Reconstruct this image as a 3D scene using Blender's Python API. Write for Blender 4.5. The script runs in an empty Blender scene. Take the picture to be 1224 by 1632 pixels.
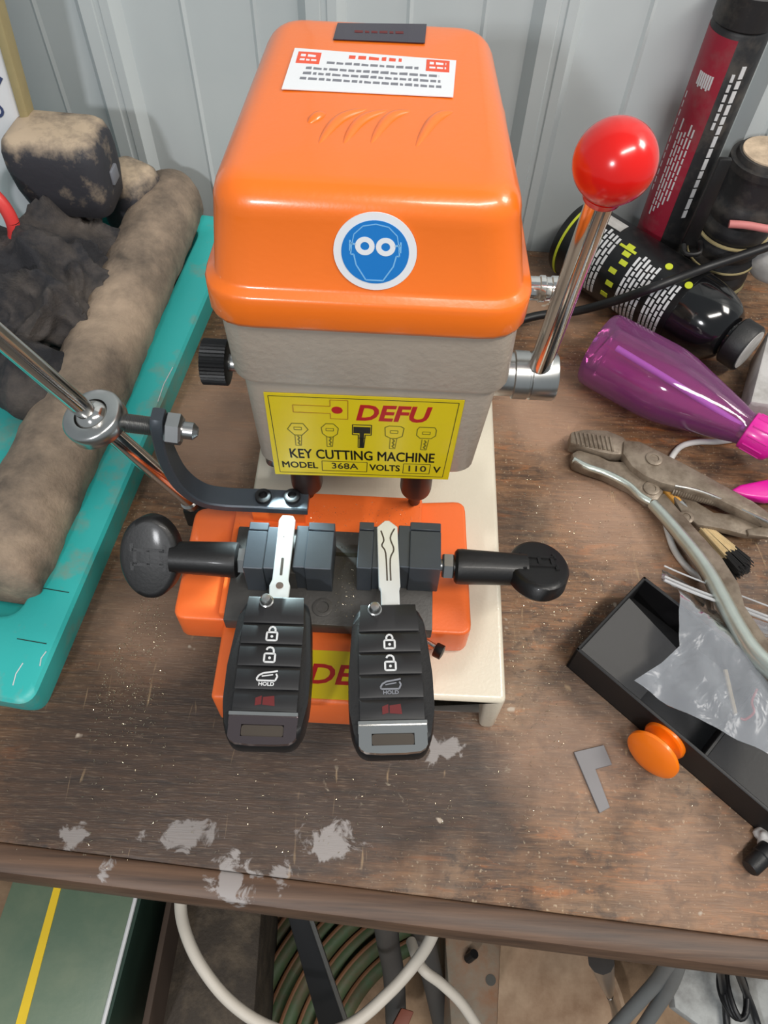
import bpy, bmesh, math, random
from mathutils import Vector, Matrix, noise
random.seed(7)
C = bpy.context.scene.collection
V = Vector
# ------------------------------------------------------------------ camera
FPX = 1226.0; PITCH = math.radians(57); ROLL = math.radians(2.9); CAM = V((0, 0, .40))
FW = V((0, math.cos(PITCH), -math.sin(PITCH)))
_D0 = V((0, -math.sin(PITCH), -math.cos(PITCH))); _R0 = V((1, 0, 0))
RT = _R0*math.cos(ROLL) - _D0*math.sin(ROLL)
DN = _R0*math.sin(ROLL) + _D0*math.cos(ROLL)
cam = bpy.data.cameras.new('camera'); cam.sensor_fit = 'VERTICAL'; cam.sensor_height = 36
cam.lens = FPX/1632*36; cam.clip_start = .01; cam.clip_end = 50
camo = bpy.data.objects.new('camera', cam); C.objects.link(camo)
camo.matrix_world = Matrix(((RT.x, -DN.x, -FW.x, CAM.x), (RT.y, -DN.y, -FW.y, CAM.y), (RT.z, -DN.z, -FW.z, CAM.z), (0, 0, 0, 1)))
bpy.context.scene.camera = camo
# ------------------------------------------------------------------ light
sc = bpy.context.scene
sc.view_settings.view_transform = 'Standard'; sc.view_settings.look = 'None'
sc.view_settings.exposure = -0.22; sc.view_settings.gamma = 1; sc.view_settings.use_curve_mapping = False
w = bpy.data.worlds.new('world'); sc.world = w; w.use_nodes = True
w.node_tree.nodes['Background'].inputs[0].default_value = (.86, .95, 1, 1)
w.node_tree.nodes['Background'].inputs[1].default_value = .36
def area(name, loc, target, sx, sy, power, col):
    l = bpy.data.lights.new(name, 'AREA'); l.shape = 'RECTANGLE'; l.size = sx; l.size_y = sy; l.energy = power; l.color = col
    o = bpy.data.objects.new(name, l); C.objects.link(o); o.location = loc
    o.rotation_euler = (V(target)-V(loc)).to_track_quat('-Z', 'Y').to_euler(); return o
area('tube_lamp', (.42, -.34, 1.30), (.05, .25, .05), .85, .11, 14, (1, .95, .88))
area('left_lamp', (-.36, -.82, .78), (.05, .3, .1), .08, .08, 6.5, (.97, .98, 1))
area('shed_lamp', (.95, .30, 1.0), (.1, .25, 0), .3, .3, 8, (1, .95, .88))
# ------------------------------------------------------------------ pixel to place
def ray(px, py): return FW + RT*((px-612)/FPX) + DN*((py-816)/FPX)
def P(px, py, z=0): r = ray(px, py); return CAM + r*((z-CAM.z)/r.z)
def PY(px, py, y): r = ray(px, py); return CAM + r*(y/r.y)
def PP(px, py, o, n): r = ray(px, py); return CAM + r*((o-CAM).dot(n)/r.dot(n))
def depth(p): return (p-CAM).dot(FW)
# ------------------------------------------------------------------ mesh builder
class MB:
    def __init__(s): s.bm = bmesh.new()
    def merge(s, b, M=None):
        if M is not None: bmesh.ops.transform(b, matrix=M, verts=b.verts)
        me = bpy.data.meshes.new('tmp'); b.to_mesh(me); b.free(); s.bm.from_mesh(me); bpy.data.meshes.remove(me); return s
    def box(s, c, size, r=0, seg=2, M=None):
        b = bmesh.new(); bmesh.ops.create_cube(b, size=1)
        bmesh.ops.scale(b, vec=size, verts=b.verts)
        if r: bmesh.ops.bevel(b, geom=b.edges[:], offset=r, segments=seg, profile=.5, affect='EDGES')
        T = Matrix.Translation(c)
        return s.merge(b, T if M is None else T @ M.to_4x4())
    def bx(s, a, b_, r=0, seg=2):
        a = V(a); b_ = V(b_); return s.box((a+b_)/2, (b_-a), r, seg)
    def prism(s, pts, vec, r=0, seg=2):
        b = bmesh.new(); vs = [b.verts.new(p) for p in pts]; f = b.faces.new(vs)
        g = bmesh.ops.extrude_face_region(b, geom=[f])
        bmesh.ops.translate(b, vec=vec, verts=[v for v in g['geom'] if isinstance(v, bmesh.types.BMVert)])
        bmesh.ops.recalc_face_normals(b, faces=b.faces[:])
        if r: bmesh.ops.bevel(b, geom=[e for e in b.edges if e.calc_face_angle(0) > .5], offset=r, segments=seg, profile=.5, affect='EDGES', clamp_overlap=True)
        return s.merge(b)
    def loft(s, rings, cap0=True, cap1=True, closed=True):
        b = bmesh.new(); R = [[b.verts.new(p) for p in r] for r in rings]; n = len(R[0])
        for a, c in zip(R, R[1:]):
            for i in range(n if closed else n-1):
                j = (i+1) % n; b.faces.new((a[i], a[j], c[j], c[i]))
        if closed and cap0: b.faces.new(R[0][::-1])
        if closed and cap1: b.faces.new(R[-1])
        bmesh.ops.recalc_face_normals(b, faces=b.faces[:])
        return s.merge(b)
    def tube(s, pts, r, n=12, smooth=0, caps=True):
        pts = [V(p) for p in pts]
        if smooth: pts = catmull(pts, smooth)
        m = len(pts); rr = r if callable(r) else (lambda t: r)
        t0 = (pts[1]-pts[0]).normalized(); up = V((0, 0, 1)) if abs(t0.z) < .9 else V((1, 0, 0))
        nrm = t0.cross(up).normalized(); rings = []
        for i, p in enumerate(pts):
            t = (pts[min(i+1, m-1)]-pts[max(i-1, 0)]).normalized()
            nrm = (nrm - t*nrm.dot(t)).normalized(); bi = t.cross(nrm); q = rr(i/(m-1))
            rings.append([p + (nrm*math.cos(a)+bi*math.sin(a))*q for a in [2*math.pi*k/n for k in range(n)]])
        return s.loft(rings, caps, caps)
    def lathe(s, prof, o, axis, n=32, caps=True, ref=None):
        o = V(o); ax = V(axis).normalized(); up = V(ref) if ref else (V((0, 0, 1)) if abs(ax.z) < .9 else V((1, 0, 0)))
        a = ax.cross(up).normalized(); b = ax.cross(a)
        rings = [[o + ax*h + (a*math.cos(t)+b*math.sin(t))*max(r, 1e-5) for t in [2*math.pi*k/n for k in range(n)]] for r, h in prof]
        return s.loft(rings, caps, caps)
    def ball(s, c, rad, M=None, u=24, v=16):
        b = bmesh.new(); bmesh.ops.create_uvsphere(b, u_segments=u, v_segments=v, radius=1)
        rad = (rad,)*3 if isinstance(rad, (int, float)) else rad
        T = Matrix.Translation(c) @ (M.to_4x4() if M is not None else Matrix.Identity(4)) @ Matrix.Diagonal((*rad, 1))
        return s.merge(b, T)
    def displace(s, fn):
        s.bm.normal_update()
        mv = [(v, fn(v.co, v.normal)) for v in s.bm.verts]
        for v, d in mv: v.co += d
        return s
    def build(s, name, m, parent=None, ang=35, loc=None):
        me = bpy.data.meshes.new(name)
        o_ = org(parent) if parent is not None else (V(loc) if loc is not None else V((0, 0, 0)))
        bmesh.ops.translate(s.bm, vec=-o_, verts=s.bm.verts)
        s.bm.to_mesh(me); s.bm.free(); me.materials.append(m); me.shade_smooth(); me.set_sharp_from_angle(angle=math.radians(ang))
        o = bpy.data.objects.new(name, me); C.objects.link(o)
        if parent is not None: o.parent = parent
        else: o.location = o_
        ORG[o.name] = o_
        return o
ORG = {}
def org(o): return ORG[o.name]
def catmull(p, k):
    out = []; m = len(p)
    for i in range(m-1):
        a, b, c, d = p[max(i-1, 0)], p[i], p[i+1], p[min(i+2, m-1)]
        for j in range(k):
            t = j/k; out.append(.5*((2*b)+(c-a)*t+(2*a-5*b+4*c-d)*t*t+(3*b-a-3*c+d)*t**3))
    return out+[p[-1]]
def tag(o, label, cat, group=None, kind=None):
    if label: o['label'] = label
    if cat: o['category'] = cat
    if group: o['group'] = group
    if kind: o['kind'] = kind
    return o
def thing(name, loc, label, cat, group=None):
    o = bpy.data.objects.new(name, None); o.empty_display_size = .02; C.objects.link(o); o.location = loc; ORG[o.name] = V(loc)
    return tag(o, label, cat, group)
def struct(o): o['kind'] = 'structure'; return o
def frame(o, u, v):      # matrix of a flat sticker plane
    u = V(u).normalized(); v = V(v); v = (v-u*v.dot(u)).normalized(); n = u.cross(v)
    return Matrix(((u.x, v.x, n.x, o[0]), (u.y, v.y, n.y, o[1]), (u.z, v.z, n.z, o[2]), (0, 0, 0, 1)))
def flat(M, polys, h, z0=0):   # thin printed shapes in plane M, every polygon with real thickness
    m = MB()
    for p in polys:
        m.prism([M @ V((x, y, z0)) for x, y in p], (M.to_3x3() @ V((0, 0, h))))
    return m
def circ(cx, cy, r, n=40, ry=None): return [(cx+r*math.cos(2*math.pi*k/n), cy+(ry or r)*math.sin(2*math.pi*k/n)) for k in range(n)]
def rrect(x0, y0, x1, y1, r, n=5):
    out = []
    for cx, cy, a0 in ((x1-r, y1-r, 0), (x0+r, y1-r, 90), (x0+r, y0+r, 180), (x1-r, y0+r, 270)):
        for k in range(n+1): a = math.radians(a0+90*k/n); out.append((cx+r*math.cos(a), cy+r*math.sin(a)))
    return out
def line(p, q, wd):
    p = V(p); q = V(q); d = (q-p).normalized()*wd/2; n = V((-d.y, d.x)); return [tuple(p+n-d*0), tuple(p-n), tuple(q-n), tuple(q+n)]
def poly_line(pts, wd, closed=False):
    pp = list(pts)+([pts[0]] if closed else []); return [line(a, b, wd) for a, b in zip(pp, pp[1:])]
def text(name, s, M, box, m, parent, h=.0002, z0=.0003, bold=0, shear=0, fat=0):   # lettering fitted into box (x0,y0,x1,y1) of plane M
    cu = bpy.data.curves.new('t', 'FONT'); cu.body = s; cu.extrude = .02; cu.offset = bold; cu.shear = shear; cu.resolution_u = 3
    to = bpy.data.objects.new('t', cu); C.objects.link(to)
    dg = bpy.context.evaluated_depsgraph_get(); me = bpy.data.meshes.new_from_object(to.evaluated_get(dg))
    bpy.data.objects.remove(to); bpy.data.curves.remove(cu)
    b = bmesh.new(); b.from_mesh(me); bpy.data.meshes.remove(me)
    xs = [v.co.x for v in b.verts]; ys = [v.co.y for v in b.verts]
    sx = (box[2]-box[0])/(max(xs)-min(xs)); sy = (box[3]-box[1])/(max(ys)-min(ys)); x0, y0 = min(xs), min(ys)
    for v in b.verts: v.co = M @ V((box[0]+(v.co.x-x0)*sx, box[1]+(v.co.y-y0)*sy, z0+(h if v.co.z > 0 else 0)))
    q = MB(); me = bpy.data.meshes.new('t'); b.to_mesh(me); b.free()
    for dx, dy in (((0, 0),) if not fat else ((-fat, 0), (fat, 0), (0, fat), (0, -fat))):
        b2 = bmesh.new(); b2.from_mesh(me); bmesh.ops.translate(b2, vec=M.to_3x3() @ V((dx, dy, 0)), verts=b2.verts); q.merge(b2)
    bpy.data.meshes.remove(me); return q.build(name, m, parent, 20)
# ------------------------------------------------------------------ materials
def lin(c):
    return tuple((x/255/12.92 if x/255 <= .04045 else ((x/255+.055)/1.055)**2.4) for x in c)
class N:
    def __init__(s, name):
        s.m = bpy.data.materials.new(name); s.m.use_nodes = True; s.t = s.m.node_tree; s.b = s.t.nodes['Principled BSDF']; s.out = s.t.nodes['Material Output']
        s.co = s.t.nodes.new('ShaderNodeTexCoord').outputs['Object']
    def new(s, k, **kw):
        n = s.t.nodes.new(k)
        for a, b in kw.items(): setattr(n, a, b)
        return n
    def link(s, a, b): s.t.links.new(a, b)
    def map(s, scale, rot=(0, 0, 0)):
        n = s.new('ShaderNodeMapping'); s.link(s.co, n.inputs[0]); n.inputs['Scale'].default_value = scale; n.inputs['Rotation'].default_value = rot; return n.outputs[0]
    def noise(s, scale, detail=4, rough=.55, vec=None, dist=0):
        n = s.new('ShaderNodeTexNoise'); s.link(vec or s.co, n.inputs['Vector']); n.inputs['Scale'].default_value = scale
        n.inputs['Detail'].default_value = detail; n.inputs['Roughness'].default_value = rough; n.inputs['Distortion'].default_value = dist; return n.outputs[0]
    def ramp(s, f, a, b, ca=(0, 0, 0), cb=(1, 1, 1)):
        n = s.new('ShaderNodeValToRGB'); s.link(f, n.inputs[0]); e = n.color_ramp.elements
        e[0].position = a; e[0].color = (*ca, 1); e[1].position = b; e[1].color = (*cb, 1); return n.outputs[0]
    def mix(s, f, a, b, mode='MIX'):
        n = s.new('ShaderNodeMix', data_type='RGBA', blend_type=mode)
        for i, x in ((0, f), (6, a), (7, b)):
            if hasattr(x, 'links') or hasattr(x, 'is_linked'): s.link(x, n.inputs[i])
            else: n.inputs[i].default_value = x if i == 0 else (*x, 1)
        return n.outputs[2]
    def math(s, op, a, b=0.0, clamp=False):
        n = s.new('ShaderNodeMath', operation=op, use_clamp=clamp)
        for i, x in ((0, a), (1, b)):
            if hasattr(x, 'is_linked'): s.link(x, n.inputs[i])
            else: n.inputs[i].default_value = x
        return n.outputs[0]
    def blob(s, c, r, squash=(1, 1, 1)):   # 1 near the point c, 0 beyond r
        n = s.new('ShaderNodeVectorMath', operation='SUBTRACT'); s.link(s.co, n.inputs[0]); n.inputs[1].default_value = V(c)-V((0, .25, -.8))
        k = s.new('ShaderNodeVectorMath', operation='MULTIPLY'); s.link(n.outputs[0], k.inputs[0]); k.inputs[1].default_value = squash
        l = s.new('ShaderNodeVectorMath', operation='LENGTH'); s.link(k.outputs[0], l.inputs[0])
        q = s.math('DIVIDE', l.outputs['Value'], r); return s.math('SUBTRACT', 1.0, q, True)
    def bump(s, f, st, dist=.001):
        n = s.new('ShaderNodeBump'); s.link(f, n.inputs['Height']); n.inputs['Strength'].default_value = st; n.inputs['Distance'].default_value = dist
        s.link(n.outputs[0], s.b.inputs['Normal'])
    def col(s, c):
        if hasattr(c, 'is_linked'): s.link(c, s.b.inputs['Base Color'])
        else: s.b.inputs['Base Color'].default_value = (*c, 1)
    def set(s, rough=.5, metal=0, coat=0, spec=.5, coat_rough=.1):
        i = s.b.inputs
        if hasattr(rough, 'is_linked'): s.link(rough, i['Roughness'])
        else: i['Roughness'].default_value = rough
        i['Metallic'].default_value = metal; i['Coat Weight'].default_value = coat; i['Coat Roughness'].default_value = coat_rough; i['Specular IOR Level'].default_value = spec
def simple(name, c, rough=.5, metal=0, coat=0, var=.08, vs=60, bump=None, spec=.5, coat_rough=.1):
    n = N(name); c = lin(c)
    n.col(n.mix(n.noise(vs), tuple(x*(1-var) for x in c), tuple(min(1, x*(1+var)) for x in c)))
    n.set(rough, metal, coat, spec, coat_rough)
    if bump: n.bump(n.noise(bump[0], 3), bump[1], bump[2] if len(bump) > 2 else .001)
    return n.m
def dusty(name, c, d, amt=.5, scale=30, rough=.8, bump=.3, bs=150, up=.0):   # a colour with dust lying in patches, more on faces that look up
    n = N(name); f = n.noise(scale, 6, .65)
    if up:
        g = n.new('ShaderNodeNewGeometry'); x = n.new('ShaderNodeSeparateXYZ'); n.link(g.outputs['Normal'], x.inputs[0])
        f = n.math('ADD', f, n.math('MULTIPLY', x.outputs['Z'], up))
    k = n.ramp(f, .62-amt*.5, .85-amt*.35)
    n.col(n.mix(k, lin(c), lin(d))); n.set(rough); n.bump(n.noise(bs, 4), bump); return n.m
M = {}
M['orange'] = simple('orange_paint', (238, 114, 26), .32, 0, .5, .04, 30, (500, .06), coat_rough=.12)
M['orange2'] = simple('orange_cast_paint', (243, 112, 48), .42, 0, .15, .04, 40, (700, .10))
M['grey'] = simple('grey_hammered_paint', (168, 156, 143), .42, 0, .1, .05, 80, (330, .35))
M['cream'] = simple('cream_paint', (214, 205, 186), .30, 0, .3, .04, 40, (600, .18))
M['black'] = simple('black_paint', (13, 12, 13), .46, 0, .08, .2, 90, (700, .07))
M['plastic'] = simple('black_plastic', (18, 18, 20), .48, 0, 0, .15, 90, (900, .12))
M['panel'] = simple('fob_button_rubber', (23, 23, 26), .5, 0, 0, .1, 90)
M['steel'] = simple('dark_steel', (72, 72, 74), .38, .75, 0, .15, 120, (300, .08))
M['jaw'] = simple('blued_steel', (66, 72, 79), .38, .3, 0, .1, 150, (260, .05))
M['plate'] = simple('phosphated_steel', (84, 82, 80), .5, .45, 0, .12, 140, (600, .15))
M['chrome'] = simple('chrome', (225, 222, 218), .12, 1, 0, .03, 40)
M['satin'] = simple('satin_steel', (196, 196, 194), .28, 1, 0, .08, 200)
M['zinc'] = simple('zinc_plate', (176, 176, 176), .30, 1, 0, .08, 200)
M['blade'] = simple('key_blade_steel', (226, 230, 230), .3, .45, 0, .04, 90)
M['red'] = simple('red_plastic', (214, 22, 16), .22, 0, .4, .03, 40)
M['yellow'] = simple('yellow_sticker', (216, 192, 16), .38, 0, .1, .03, 60)
M['yellowline'] = simple('pale_print', (168, 116, 20), .4)
M['redprint'] = simple('red_print', (176, 24, 26), .4)
M['pinkred'] = simple('dull_red_print', (96, 26, 28), .5)
M['orangeprint'] = simple('orange_print', (225, 82, 50), .4)
M['blackprint'] = simple('black_print', (34, 32, 22), .45)
M['greyprint'] = simple('grey_print', (120, 122, 130), .5)
M['olive'] = simple('olive_print', (116, 108, 20), .45)
M['white'] = simple('white_sticker', (226, 228, 232), .4, 0, .1, .02)
M['iconwhite'] = simple('white_print', (205, 206, 208), .5)
M['blue'] = simple('blue_sticker', (24, 118, 196), .38, 0, .1, .03)
M['paleblue'] = simple('pale_blue_print', (120, 180, 226), .4)
M['display'] = simple('dark_display', (34, 24, 44), .25, 0, .3, .3, 200)
M['knob'] = simple('orange_plastic', (246, 120, 10), .34, 0, .2, .04, 60)
M['nose'] = simple('bronze_collet', (64, 48, 44), .38, .6, 0, .1, 90)
M['magenta'] = simple('magenta_plastic', (212, 28, 150), .32, 0, .2, .05, 60)
M['cable'] = simple('black_rubber_cable', (20, 20, 22), .45, 0, 0, .1)
M['whitecable'] = simple('white_cable', (196, 188, 176), .5, 0, 0, .12, 30)
M['greycable'] = simple('grey_cable', (112, 114, 114), .5, 0, 0, .12, 40)
M['tan'] = simple('tan_strap', (160, 146, 106), .8, 0, 0, .15, 80)
M['navy'] = simple('navy_print', (60, 72, 112), .6)
M['redloop'] = simple('red_rubber', (214, 62, 60), .45, 0, .1)
M['trayblack'] = dusty('black_printed_tray', (15, 14, 16), (34, 32, 33), .08, 45, .5, .05, 700)
M['pink'] = simple('pink_rubber', (196, 120, 118), .6)
# painted metal wall
n = N('wall_paint'); n.col(n.mix(n.ramp(n.noise(6, 5), .35, .7), lin((192, 200, 202)), lin((203, 209, 210)))); n.set(.45); M['wall'] = n.m
# worn wooden worktop with oil, film of grime and paint drips
def bench_mat(drips, films, dark_areas, name='worn_oiled_plywood'):
    n = N(name)
    rot = (0, 0, -.07)
    grain = n.noise(1, 8, .66, n.map((30, 300, 60), rot), .5)
    fine = n.noise(1, 5, .6, n.map((110, 1300, 200), rot))
    patch = n.noise(15, 7, .66, None, .6); patch2 = n.noise(42, 7, .68); big = n.noise(6, 5, .6); streak = n.noise(1, 6, .65, n.map((26, 130, 60), rot), .8)
    c = n.mix(n.ramp(grain, .30, .70), lin((60, 41, 28)), lin((142, 102, 68)))
    c = n.mix(n.math('MULTIPLY', n.ramp(patch, .50, .66), .55), c, lin((150, 125, 100)))           # dusty grey-tan film
    c = n.mix(n.math('MULTIPLY', n.ramp(streak, .55, .66), .7), c, lin((164, 100, 50)))   # bare orange wood
    c = n.mix(n.math('MULTIPLY', n.ramp(patch2, .54, .70), .6), c, lin((46, 33, 26)))           # dark oil
    c = n.mix(n.math('MULTIPLY', n.ramp(big, .50, .62), .45), c, lin((58, 41, 32)))
    mot = n.noise(85, 6, .7, n.map((1, 1.5, 1)), .5); c = n.mix(n.math('MULTIPLY', n.ramp(mot, .53, .64), .6), c, lin((44, 31, 24)))   # small dark mottling
    c = n.mix(n.math('MULTIPLY', n.ramp(n.noise(520, 2, .5), .64, .70), .45), c, lin((196, 178, 150)))                             # fine sawdust
    for p, r, sq, k in dark_areas:                                                                     # broad dark brown areas, the largest along the front left
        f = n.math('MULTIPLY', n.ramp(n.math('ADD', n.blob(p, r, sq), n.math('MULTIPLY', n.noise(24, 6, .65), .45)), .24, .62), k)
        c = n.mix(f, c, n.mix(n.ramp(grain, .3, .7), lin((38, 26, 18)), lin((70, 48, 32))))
    for p, r, k in films:
        f = n.math('MULTIPLY', n.ramp(n.math('ADD', n.blob(p, r), n.math('MULTIPLY', n.noise(30, 5, .65), .5)), .35, .9), k)
        c = n.mix(f, c, lin((160, 128, 106)))
    c = n.mix(n.math('MULTIPLY', n.ramp(fine, .54, .74), .24), c, lin((178, 154, 128)))
    sc_ = n.noise(1, 3, .5, n.map((160, 22, 60), (0, 0, .6)), 1.0)
    c = n.mix(n.math('MULTIPLY', n.ramp(sc_, .68, .74), .35), c, lin((190, 160, 120)))
    dn = n.noise(95, 8, .62, None, .6)
    for p, r, sq, k in drips:                                                                    # spilt pale paint
        f = n.ramp(n.math('ADD', n.math('MULTIPLY', n.blob(p, r, sq), .42 if k > .5 else .15), n.math('MULTIPLY', dn, .85)), .64, .70)
        c = n.mix(n.math('MULTIPLY', f, max(k, .65)), c, lin((146, 140, 137)) if k > .5 else lin((158, 146, 126)))
    sp = n.noise(75, 2, .4); c = n.mix(n.ramp(sp, .735, .755), c, lin((170, 156, 140)))
    n.col(c); n.set(n.ramp(patch2, .3, .7, (.42,)*3, (.62,)*3)); n.bump(n.mix(.5, grain, fine), .35, .0012); return n.m
dr = [(P(600, 1250), .050, (.7, 1.2, 1), .49), (P(800, 1230), .030, (1, 1, 1), .48), (P(525, 1345), .027, (.8, 1.5, 1), .9), (P(300, 1330), .022, (.7, 1.8, 1), .7), (P(705, 1195), .018, (1, 1.4, 1), .85), (P(120, 1335), .016, (1, 1.3, 1), .7), (P(640, 1195), .014, (1, 1, 1), .6), (P(450, 1400), .009, (1, .6, 1), .8), (P(370, 1400), .016, (.8, .8, .6), .9), (P(160, 1395), .009, (1, .7, .5), .9)]
fl = [(P(870, 660), .06, .75), (P(960, 800), .05, .55), (P(890, 480), .06, .6), (P(330, 680), .07, .75), (P(250, 990), .05, .4), (P(1010, 860), .06, .35), (P(900, 1210), .05, .4), (P(1120, 1420), .06, .35)]
dk = [(P(330, 1250), .10, (.6, 1.6, 1), .95), (P(620, 1240), .07, (.8, 1.6, 1), .9), (P(200, 1040), .07, (1, .8, 1), .7), (P(930, 1130), .04, (1, 1, 1), .4), (P(830, 830), .025, (1, 1, 1), .6), (P(290, 740), .05, (1, 1, 1), .45)]
M['bench'] = bench_mat(dr, fl, dk)
n = N('bench_edge_wood')
g = n.noise(1, 6, .6, n.map((10, 240, 120), (0, 0, -.07)))
c = n.mix(n.ramp(g, .3, .7), lin((62, 46, 37)), lin((108, 82, 64)))
dn = n.noise(95, 8, .62, None, .6)
for p, r, sq, k in dr[-3:]+dr[2:4]:
    f = n.ramp(n.math('ADD', n.math('MULTIPLY', n.blob(p, r, sq), .42), n.math('MULTIPLY', dn, .85)), .64, .70); c = n.mix(n.math('MULTIPLY', f, k), c, lin((150, 144, 142)))
n.col(c); n.set(.5); n.bump(g, .2); M['edge'] = n.m
M['teal'] = dusty('teal_plastic', (50, 174, 170), (146, 132, 108), .17, 26, .42, .1, 300)
M['roll'] = dusty('dusty_canvas', (92, 82, 73), (172, 151, 130), .55, 20, .9, .5, 500)
M['cloth'] = dusty('dark_cloth', (40, 40, 44), (96, 88, 82), .36, 22, .9, .6, 700)
M['dustyblack'] = dusty('dusty_black_plastic', (52, 52, 58), (186, 166, 142), .20, 34, .7, .3, 200, .26)
M['tube'] = dusty('grimy_black_can', (30, 30, 32), (78, 72, 66), .26, 40, .5, .2, 200)
M['tubered'] = dusty('grimy_red_label', (150, 34, 54), (136, 82, 84), .2, 40, .45, .15, 200)
M['dust'] = dusty('dust_crust', (140, 124, 106), (206, 184, 158), .7, 60, .9, .4, 300)
M['blackcan'] = dusty('black_label', (15, 15, 17), (58, 48, 46), .18, 60, .32, .1, 300)
M['lime'] = simple('lime_print', (190, 200, 50), .5)
M['greenbox'] = dusty('sage_green_paint', (92, 112, 94), (116, 128, 106), .4, 12, .4, .1, 200)
M['darkgreen'] = simple('dark_green_paint', (38, 60, 50), .45)
M['yelstripe'] = simple('yellow_stripe', (224, 190, 40), .5)
M['brownboard'] = dusty('brown_ribbed_rubber', (58, 50, 42), (92, 80, 66), .35, 60, .8, .6, 400)
M['shelf'] = dusty('dirty_shelf', (112, 88, 66), (180, 150, 120), .5, 14, .85, .3, 200)
M['shelfdark'] = simple('dark_wood', (60, 46, 36), .8, 0, 0, .2, 20)
M['hosegreen'] = dusty('green_hose', (66, 84, 54), (90, 72, 50), .35, 60, .6, .2, 300)
M['hosebrown'] = simple('brown_hose_stripe', (112, 74, 46), .6, 0, 0, .2)
M['whiteboard'] = dusty('scuffed_white_board', (178, 180, 178), (110, 108, 106), .3, 30, .6, .3, 200)
M['rust'] = dusty('rusty_bracket', (120, 112, 98), (128, 84, 52), .45, 26, .7, .3, 200)
M['floor'] = dusty('concrete_floor', (96, 88, 80), (120, 112, 102), .5, 4, .85, .2, 60)
M['plier'] = dusty('tarnished_steel', (142, 129, 114), (96, 82, 68), .45, 70, .42, .25, 300)
M['plier'].node_tree.nodes['Principled BSDF'].inputs['Metallic'].default_value = .3
M['plierbright'] = simple('worn_bright_steel', (206, 214, 206), .3, .85, 0, .15, 120, (200, .1))
M['brush'] = simple('pale_bristle', (206, 182, 138), .7, 0, 0, .2, 400)
M['brushtip'] = simple('black_bristle', (24, 22, 22), .7)
M['wood'] = simple('varnished_wood', (206, 150, 70), .4)
M['lplate'] = simple('grey_sheet', (126, 124, 126), .55, .2, 0, .08, 60)
M['shaving'] = simple('bright_brass_swarf', (232, 220, 190), .22, .9, 0, .1)
def glassy(name, c, opac, rough=.08, tr=None, fac=.34):   # tinted plastic that lets light straight through
    n = N(name); n.col(lin(c)); n.set(rough); t = n.new('ShaderNodeBsdfTransparent'); t.inputs[0].default_value = (*lin(tr or c), 1)
    lw = n.new('ShaderNodeLayerWeight'); lw.inputs[0].default_value = .35
    f = n.math('ADD', n.math('MULTIPLY', lw.outputs['Facing'], fac), opac, True); n.b.inputs['Specular IOR Level'].default_value = 0
    mx = n.new('ShaderNodeMixShader'); n.link(f, mx.inputs[0]); n.link(t.outputs[0], mx.inputs[1]); n.link(n.b.outputs[0], mx.inputs[2])
    gl = n.new('ShaderNodeBsdfGlossy'); gl.inputs['Roughness'].default_value = rough; fr = n.new('ShaderNodeFresnel'); fr.inputs[0].default_value = 1.55
    m3 = n.new('ShaderNodeMixShader'); n.link(fr.outputs[0], m3.inputs[0]); n.link(mx.outputs[0], m3.inputs[1]); n.link(gl.outputs[0], m3.inputs[2]); n.link(m3.outputs[0], n.out.inputs[0]); n.gl = gl; n.fr = fr; return n
M['purple'] = glassy('purple_plastic', (176, 100, 164), .17, .07, (244, 212, 238)).m
M['liquid'] = glassy('magenta_liquid', (206, 84, 172), .22, .12, (244, 196, 228)).m
M['straw'] = simple('lilac_tube', (190, 130, 214), .4)
n = glassy('clear_bag', (214, 218, 224), .16, .20, (240, 242, 246), .24); n.fr.inputs[0].default_value = 1.22; n.bump(n.noise(46, 3, .5, None, 1.2), .7, .003); n.link(n.b.inputs['Normal'].links[0].from_socket, n.gl.inputs['Normal']); M['bag'] = n.m
M['bagzip'] = glassy('frosted_zip', (205, 206, 208), .55, .3, (236, 238, 242)).m
M['glossblack'] = simple('gloss_black_plastic', (16, 16, 18), .12, 0, .3, .2, 90)
M['whitedirty'] = dusty('dirty_white', (190, 188, 186), (150, 146, 142), .3, 40, .6, .1, 200)
M['whitecord'] = simple('white_cord', (206, 206, 204), .5)
M['greycabledark'] = simple('dark_grey_strap', (70, 68, 66), .6, 0, 0, .15, 40)
M['redbrown'] = simple('red_brown_plastic', (120, 66, 50), .6)
M['pan'] = dusty('dusty_tan_pan', (140, 112, 88), (186, 160, 134), .5, 20, .8, .2, 200)
# ------------------------------------------------------------------ setting
def wally(x): return .530 - .069*(x-.109)
UX = V((1, -.069, 0)).normalized(); UN = V((-.069, -1, 0)).normalized()     # along the wall, and out of it towards the room
def bench_front(x): return .0486 - .069*x
def wallpt(px, py): return PP(px, py, V((.109, .53, 0)), V((.069, 1, 0)).normalized())
m = MB()
s1 = (wallpt(520, 0)-V((0, wally(0), 0))).dot(UX); s0 = (wallpt(150, 0)-V((0, wally(0), 0))).dot(UX); s2 = (wallpt(887, 0)-V((0, wally(0), 0))).dot(UX)
per = (s2-s0)/2; prof = []
for k in range(-5, 7):
    c0 = s1+k*per
    prof += [(c0-.019, 0), (c0-.012, .010), (c0-.003, .010), (c0-.002, .0085), (c0+.001, .0085), (c0+.002, .010), (c0+.008, .010), (c0+.013, 0)]
    for q in (.36, .68): prof += [(c0+per*q-.0022, 0), (c0+per*q, .0016), (c0+per*q+.0022, 0)]
prof.sort()
b0 = V((0, wally(0), 0))
m.loft([[b0+UX*s+UN*h+V((0, 0, z)) for s, h in prof]+[b0+UX*s+UN*-.02+V((0, 0, z)) for s in (prof[-1][0], prof[0][0])] for z in (-.8, 1.2)])
struct(m.build('wall_back', M['wall'], None, 15))
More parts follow.
